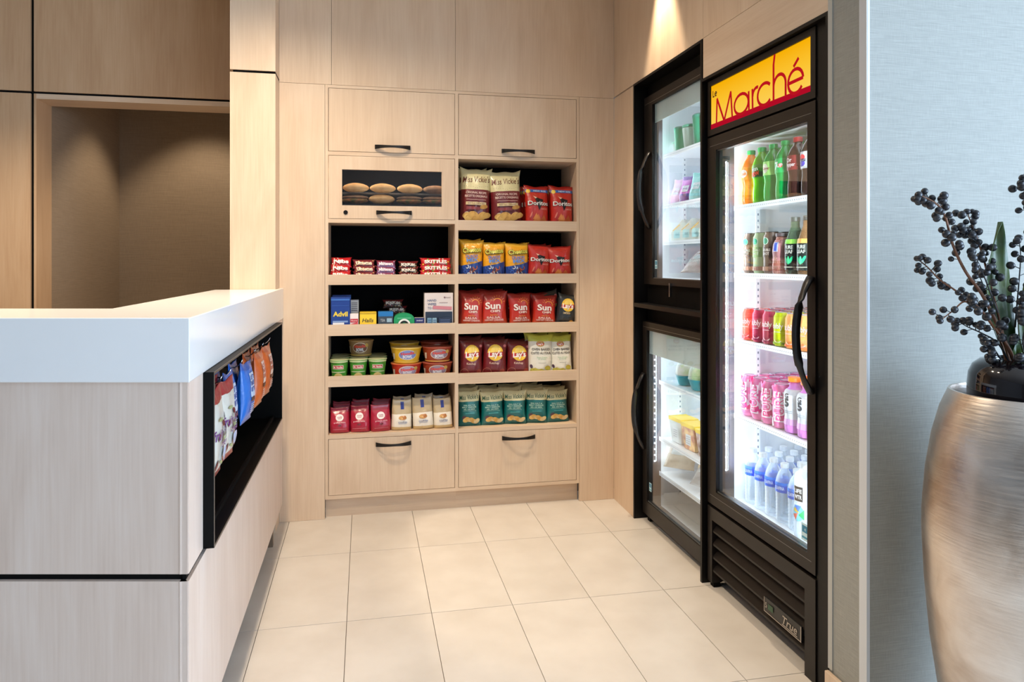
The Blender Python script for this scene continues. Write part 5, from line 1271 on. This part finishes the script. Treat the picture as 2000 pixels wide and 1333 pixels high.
# crinkled bags lying in the bottom of both coolers
FILMY = foil('clear_film_bag', [(0, (176, 172, 168)), (.5, (200, 196, 190)), (.8, (160, 148, 138))], .2)
def lying(label, loc, W, H, T, rz, mat, lean=-.9):
    bg = Bag(W, H, T, int(abs(loc[1])*40) % 9+30)
    o = link('film_bag', bg.mesh(mat), None, loc, (lean, 0, FACE+rz)); tag(o, label, 'bag', 'film bags in the coolers')
    p = Paint(bg.surf, .25); p.rect(0, H*.5, W*.5, H*.3, (214, 222, 222)); p.rect(0, H*.55, W*.4, H*.04, (150, 130, 110)); link('printed_artwork', p.mesh(), o)
lying('crinkled clear bag at the bottom left of the upper cooler', (1.53, 3.13, ZU[3]+.03), .17, .19, .07, .1, FILMY)
lying('crinkled clear bag at the bottom right of the upper cooler', (1.53, 2.96, ZU[3]+.03), .17, .20, .07, -.1, FILMY)
# lower cooler: salad domes, yellow-lidded tubs, bread bags
for i, yy in enumerate((3.215, 3.075, 2.94)):
    base = MB().lathe([(0, 0), (.034, 0), (.038, .004), (.052, .048), (.054, .050)], 22)
    dome = MB().lathe([(.0545, .050), (.053, .060), (.050, .085), (.040, .105), (.020, .116), (0, .118)], 22)
    fill = MB().lathe([(0, .048), (.048, .050), (.046, .07), (.034, .095), (0, .105)], 16)
    simple('salad_bowl', base, cmat((36, 132, 140), .3), (1.535, yy, .7055), 0, ['domed salad bowl with teal base nearest the lamp strip', 'domed salad bowl with teal base in the middle', 'domed salad bowl with teal base at the door edge'][i], 'salad bowl', 'domed salad bowls', True,
        (('dome_lid', dome, clearpl('dome_plastic', (.95, .97, .96), .10)), ('salad', fill, [bread_mat('salad_white', (236, 226, 226), (196, 206, 150)), bread_mat('salad_green', (150, 190, 90), (226, 226, 160)), bread_mat('salad_leaf', (70, 150, 90), (200, 210, 140))][i])))
for i, yy in enumerate((3.24, 3.10, 2.95, 2.81)):
    mb = MB(); P0 = (.046, .036); P1 = (.058, .046)
    for (a, b, z) in ((*P0, 0), (*P1, .105)): mb.v += [(-a, -b, z), (a, -b, z), (a, b, z), (-a, b, z)]
    mb.f = [(3, 2, 1, 0), (4, 5, 6, 7), (0, 1, 5, 4), (1, 2, 6, 5), (2, 3, 7, 6), (3, 0, 4, 7)]; mb.m = [0]*6
    ld = MB().box(-.060, .060, -.048, .048, .105, .122)
    o = simple('fruit_tub', mb, [bread_mat('tub_white', (206, 214, 214), (232, 234, 232), 12), bread_mat('tub_fruit', (150, 70, 60), (226, 190, 130), 26), bread_mat('tub_mix', (130, 90, 80), (206, 196, 190), 26), bread_mat('tub_mix2', (150, 100, 80), (216, 206, 190), 26)][i], (1.53, yy, .4205), FACE-.2, ['white tub with yellow lid nearest the lamp strip', 'fruit tub with yellow lid, second from left', 'fruit tub with yellow lid, third from left', 'fruit tub with yellow lid at the door edge'][i], 'tub', 'yellow-lidded tubs', False, (('lid', ld, cmat((222, 190, 50), .35)),))
    p = Paint(plane_surf(.048), .4); p.rect(.01, .05, .045, .05, (226, 230, 232), nx=2, ny=2)
    for k in range(4): p.rect(.01, .035+.01*k, .036, .002, (120, 130, 140), nx=1, ny=1)
    link('printed_artwork', p.mesh(), o)
LB = foil('bread_film', [(0, (190, 178, 160)), (.4, (214, 204, 190)), (.8, (196, 158, 108))], .25)
lying('white bread bag slumped below the lower cooler shelf', (1.515, 3.262, .285), .16, .155, .08, .5, LB, -.7)
lying('tan paper bag leaning in the lower cooler', (1.56, 3.12, .285), .14, .155, .07, -.5, foil('tan_paper', [(0, (206, 170, 126)), (.5, (222, 190, 146)), (.8, (196, 160, 116))], .5), -.6)
lying('clear sandwich bag at the lower cooler door edge', (1.50, 2.985, .278), .15, .16, .07, .1, FILMY, -.8)
sh = shelf_unit(loc_, 1.462, 1.98, 2.734, 3.366, .245)
# ------------------------------------------------------------------ silver vase, dark pot and berry branches
VX, VY = 1.557, 1.432
def vase_mat():
    m, nt, b = newmat('silver_leaf'); L = nt.links.new; tc = N(nt, 'ShaderNodeTexCoord')
    n1 = N(nt, 'ShaderNodeTexNoise'); n1.inputs['Scale'].default_value = 7; n1.inputs['Detail'].default_value = 6; n1.inputs['Distortion'].default_value = .8; L(tc.outputs['Object'], n1.inputs[0])
    mp = N(nt, 'ShaderNodeMapping'); mp.inputs['Scale'].default_value = (8, 8, 110); mp.inputs['Rotation'].default_value = (.25, .2, 0); L(tc.outputs['Object'], mp.inputs[0])
    n2 = N(nt, 'ShaderNodeTexNoise'); n2.inputs['Scale'].default_value = 1.6; n2.inputs['Detail'].default_value = 4; L(mp.outputs[0], n2.inputs[0])
    r = ramp(nt, [(.3, (188, 172, 158)), (.5, (214, 204, 195)), (.72, (231, 225, 219))]); L(n1.outputs[0], r.inputs[0]); L(r.outputs[0], b.inputs['Base Color'])
    b.inputs['Metallic'].default_value = 1.0
    rr = N(nt, 'ShaderNodeMapRange'); rr.inputs[3].default_value = .22; rr.inputs[4].default_value = .48; L(n2.outputs[0], rr.inputs[0]); L(rr.outputs[0], b.inputs['Roughness'])
    bp = N(nt, 'ShaderNodeBump'); bp.inputs['Strength'].default_value = .30; bp.inputs['Distance'].default_value = .0015; L(n2.outputs[0], bp.inputs['Height']); L(bp.outputs[0], b.inputs['Normal'])
    return m
prof = [(0, 0), (.128, 0), (.140, .008), (.152, .10), (.176, .22), (.196, .36), (.208, .50), (.2135, .62), (.2135, .68), (.206, .78), (.192, .87), (.174, .94), (.1575, .980), (.155, .986), (.150, .986), (.148, .978), (.150, .93), (.150, .80), (0, .80)]
va = link('floor_vase', MB().lathe(prof, 72).mesh('floor_vase', vase_mat(), True), None, (VX, VY, 0)); tag(va, 'tall bulging silver leaf floor vase by the grey wall', 'vase')
pp = [(0, .845), (.098, .845), (.112, .88), (.116, .94), (.116, 1.000), (.113, 1.030), (.104, 1.050), (.088, 1.063), (.070, 1.067), (.066, 1.060), (.064, 1.01), (0, 1.00)]
po = link('plant_pot', MB().lathe([(r, z-.845) for r, z in pp], 48).mesh('plant_pot', cmat((18, 14, 18), .08, 0, .5), True), None, (VX, VY, .8455)); tag(po, 'glossy black glass pot set in the mouth of the silver vase', 'pot')
# insert collar the pot stands on lies inside the vase
R_ = Vector((.979, -.203, 0)); F_ = Vector((.203, .979, 0)); K = .001235
pb = empty('berry_plant', (VX, VY, 1.0)); tag(pb, 'branches of dark berries with a green leaf in the black pot', 'plant')
rb = random.Random(5)
def PT(u, v, d): return Vector((VX, VY, 0)) + R_*((u-2001)*K) + F_*d + Vector((0, 0, 1.30-(v-513)*K))
BERRY = cmat((30, 32, 38), .38, 0, .15); TWIG = wood('twig_bark', (84, 52, 34), (112, 72, 48), (136, 92, 62), .7); TWIGD = cmat((34, 34, 36), .6)
bm_ = MB().lathe([(0, -1), (.38, -.92), (.71, -.71), (.92, -.38), (1, 0), (.92, .38), (.71, .71), (.38, .92), (0, 1)], 12)
BMESH = bm_.mesh('berry', BERRY, 'all')
O0 = Vector(pb.location)
def smooth_path(P, n=5):
    out = []
    for i in range(len(P)-1):
        a = P[max(i-1, 0)]; b = P[i]; c = P[i+1]; d = P[min(i+2, len(P)-1)]
        for k in range(n):
            t = k/n
            out.append(.5*((2*b)+(c-a)*t+(2*a-5*b+4*c-d)*t*t+(3*b-a-3*c+d)*t**3))
    out.append(P[-1]); return out
NB = 0
def branch(px, d0, d1, r0, berries, tip=True, start=.35, dark=False, seed=0, size=1.0):
    global NB
    P = [PT(u, v, d0+(d1-d0)*i/(len(px)-1)) for i, (u, v) in enumerate(px)]
    P = smooth_path(P); n = len(P)
    mb = MB(); mb.tube([p-O0 for p in P], [r0*(1-.65*i/(n-1)) for i in range(n)], 7)
    st = link('stem', mb.mesh('stem', TWIGD if dark else TWIG, 'all'), pb)
    tw = MB(); rd = random.Random(seed)
    spots = []
    for k in range(berries):
        t = start+(1-start)*(k+.5)/berries
        f = t*(n-1); i = min(n-2, int(f)); p = P[i].lerp(P[i+1], f-i); dr = (P[i+1]-P[i]).normalized()
        side = R_*rd.uniform(-1, 1)+F_*rd.uniform(-.7, .7)+Vector((0, 0, rd.uniform(-.9, .9)))
        side = (side-dr*side.dot(dr)).normalized()*(.8+.4*rd.random())+dr*.35
        L_ = rd.uniform(.011, .024)*size; q = p+side*L_
        if tip and k == berries-1: q = P[-1]
        spots.append((p, q))
    for p, q in spots:
        if (q-p).length > .002: tw.tube([p-O0, (p+q)/2-O0+Vector((0, 0, .001)), q-O0], .0011, 4)
        b = link('berry', BMESH, st); b.location = q-O0; s = rd.uniform(.0072, .0105)*size; b.scale = (s, s*rd.uniform(.92, 1.05), s*rd.uniform(.9, 1.0)); b.rotation_euler = (rd.uniform(0, 3), rd.uniform(0, 3), 0); NB += 1
    if tw.v: link('berry_stalks', tw.mesh('berry_stalks', TWIGD), st)
branch([(1988, 716), (1950, 640), (1915, 575), (1880, 530), (1853, 478), (1838, 430), (1822, 405), (1800, 392), (1778, 384)], 0, -.04, .0046, 30, start=.42, seed=1)
branch([(1982, 716), (1962, 650), (1925, 600), (1888, 570), (1858, 548), (1835, 522), (1816, 505)], .02, .05, .0036, 24, start=.30, seed=2)
branch([(1976, 716), (1958, 680), (1925, 640), (1895, 606), (1872, 588)], -.02, -.06, .0034, 18, start=.35, seed=3)
branch([(1895, 598), (1868, 588), (1845, 604), (1828, 615), (1814, 624)], -.03, -.05, .0024, 6, start=.45, seed=4)
branch([(1992, 716), (1970, 610), (1950, 520), (1938, 470), (1928, 435), (1922, 410)], .03, .06, .0034, 26, start=.28, seed=5)
branch([(1945, 478), (1925, 466), (1905, 460), (1885, 453)], .05, .04, .0018, 10, start=.15, dark=True, seed=6)
branch([(2004, 716), (2008, 600), (2012, 500), (2000, 430), (1984, 385), (1970, 352)], -.02, -.05, .0038, 30, start=.35, seed=7)
branch([(1978, 716), (1955, 672), (1925, 652), (1900, 640), (1882, 628)], .0, .02, .0026, 14, start=.25, dark=True, seed=8)
branch([(1972, 716), (1952, 700), (1942, 690), (1930, 678), (1915, 668)], .0, -.03, .0026, 10, start=.2, dark=True, seed=9)
branch([(1940, 610), (1918, 555), (1900, 515), (1884, 492)], -.02, -.03, .0022, 14, start=.1, dark=True, seed=10)
branch([(1975, 660), (1960, 600), (1945, 555), (1935, 525)], .03, .05, .0022, 14, start=.05, dark=True, seed=11)
branch([(2005, 716), (1998, 660), (1985, 615), (1975, 580), (1985, 540)], -.03, -.07, .003, 20, start=.15, seed=12)
branch([(2010, 716), (2040, 620), (2070, 530), (2100, 460), (2130, 420)], .02, .05, .004, 7, start=.3, seed=13)
branch([(2012, 716), (2030, 610), (2035, 500), (2050, 420), (2048, 370)], -.02, -.06, .004, 8, start=.3, seed=14)
branch([(2015, 716), (2065, 660), (2110, 610), (2150, 570)], .0, .04, .0036, 5, start=.3, seed=15)
branch([(1990, 716), (1972, 690), (1960, 655), (1962, 625), (1955, 600)], -.05, -.09, .0026, 16, start=.1, dark=True, seed=21, size=1.05)
branch([(1998, 716), (1996, 690), (1988, 665), (1992, 640), (1996, 600)], -.06, -.10, .0026, 16, start=.05, dark=True, seed=22, size=1.05)
branch([(1985, 640), (1992, 560), (1996, 500), (1992, 465)], .0, .0, .0022, 12, start=.1, dark=True, seed=23)
# broad leaf
def leaf(px_base, px_tip, w, d, bend, name='leaf'):
    a = PT(*px_base, d); b = PT(*px_tip, d-.01); mb = MB(); n = 14; m = 6
    ax = (b-a); side = R_*math.cos(.3)+F_*math.sin(.3); nor = ax.normalized().cross(side).normalized()
    for j in range(n+1):
        t = j/n; ww = w*math.sin(PI*min(1, t*.92+.08))**.75*(1-.25*t) if t < 1 else 0
        for i in range(m+1):
            s = -1+2*i/m
            p = a+ax*t+side*(s*ww)+nor*(bend*math.sin(PI*t)-.012*(s*s))
            mb.v.append(tuple(p-O0))
    for j in range(n):
        for i in range(m):
            q = j*(m+1)+i; mb.f.append((q, q+1, q+m+2, q+m+1)); mb.m.append(0)
    mt, nt, bs = newmat('green_leaf'); bs.inputs['Base Color'].default_value = lin((58, 88, 34)); bs.inputs['Roughness'].default_value = .42; bs.inputs['Coat Weight'].default_value = .1
    tc = N(nt, 'ShaderNodeTexCoord'); nz = N(nt, 'ShaderNodeTexNoise'); nz.inputs['Scale'].default_value = 14; nt.links.new(tc.outputs['Object'], nz.inputs[0])
    rr = ramp(nt, [(.35, (42, 72, 34)), (.65, (82, 100, 34))]); nt.links.new(nz.outputs[0], rr.inputs[0]); nt.links.new(rr.outputs[0], bs.inputs['Base Color'])
    o = link(name, mb.mesh(name, mt, 'all'), pb)
    sd = o.modifiers.new('thick', 'SOLIDIFY'); sd.thickness = .0012
leaf((1985, 700), (1963, 433), .046, .03, .02)
leaf((2005, 700), (2060, 480), .034, .05, -.02)
leaf((1998, 700), (1990, 560), .022, -.01, .01)
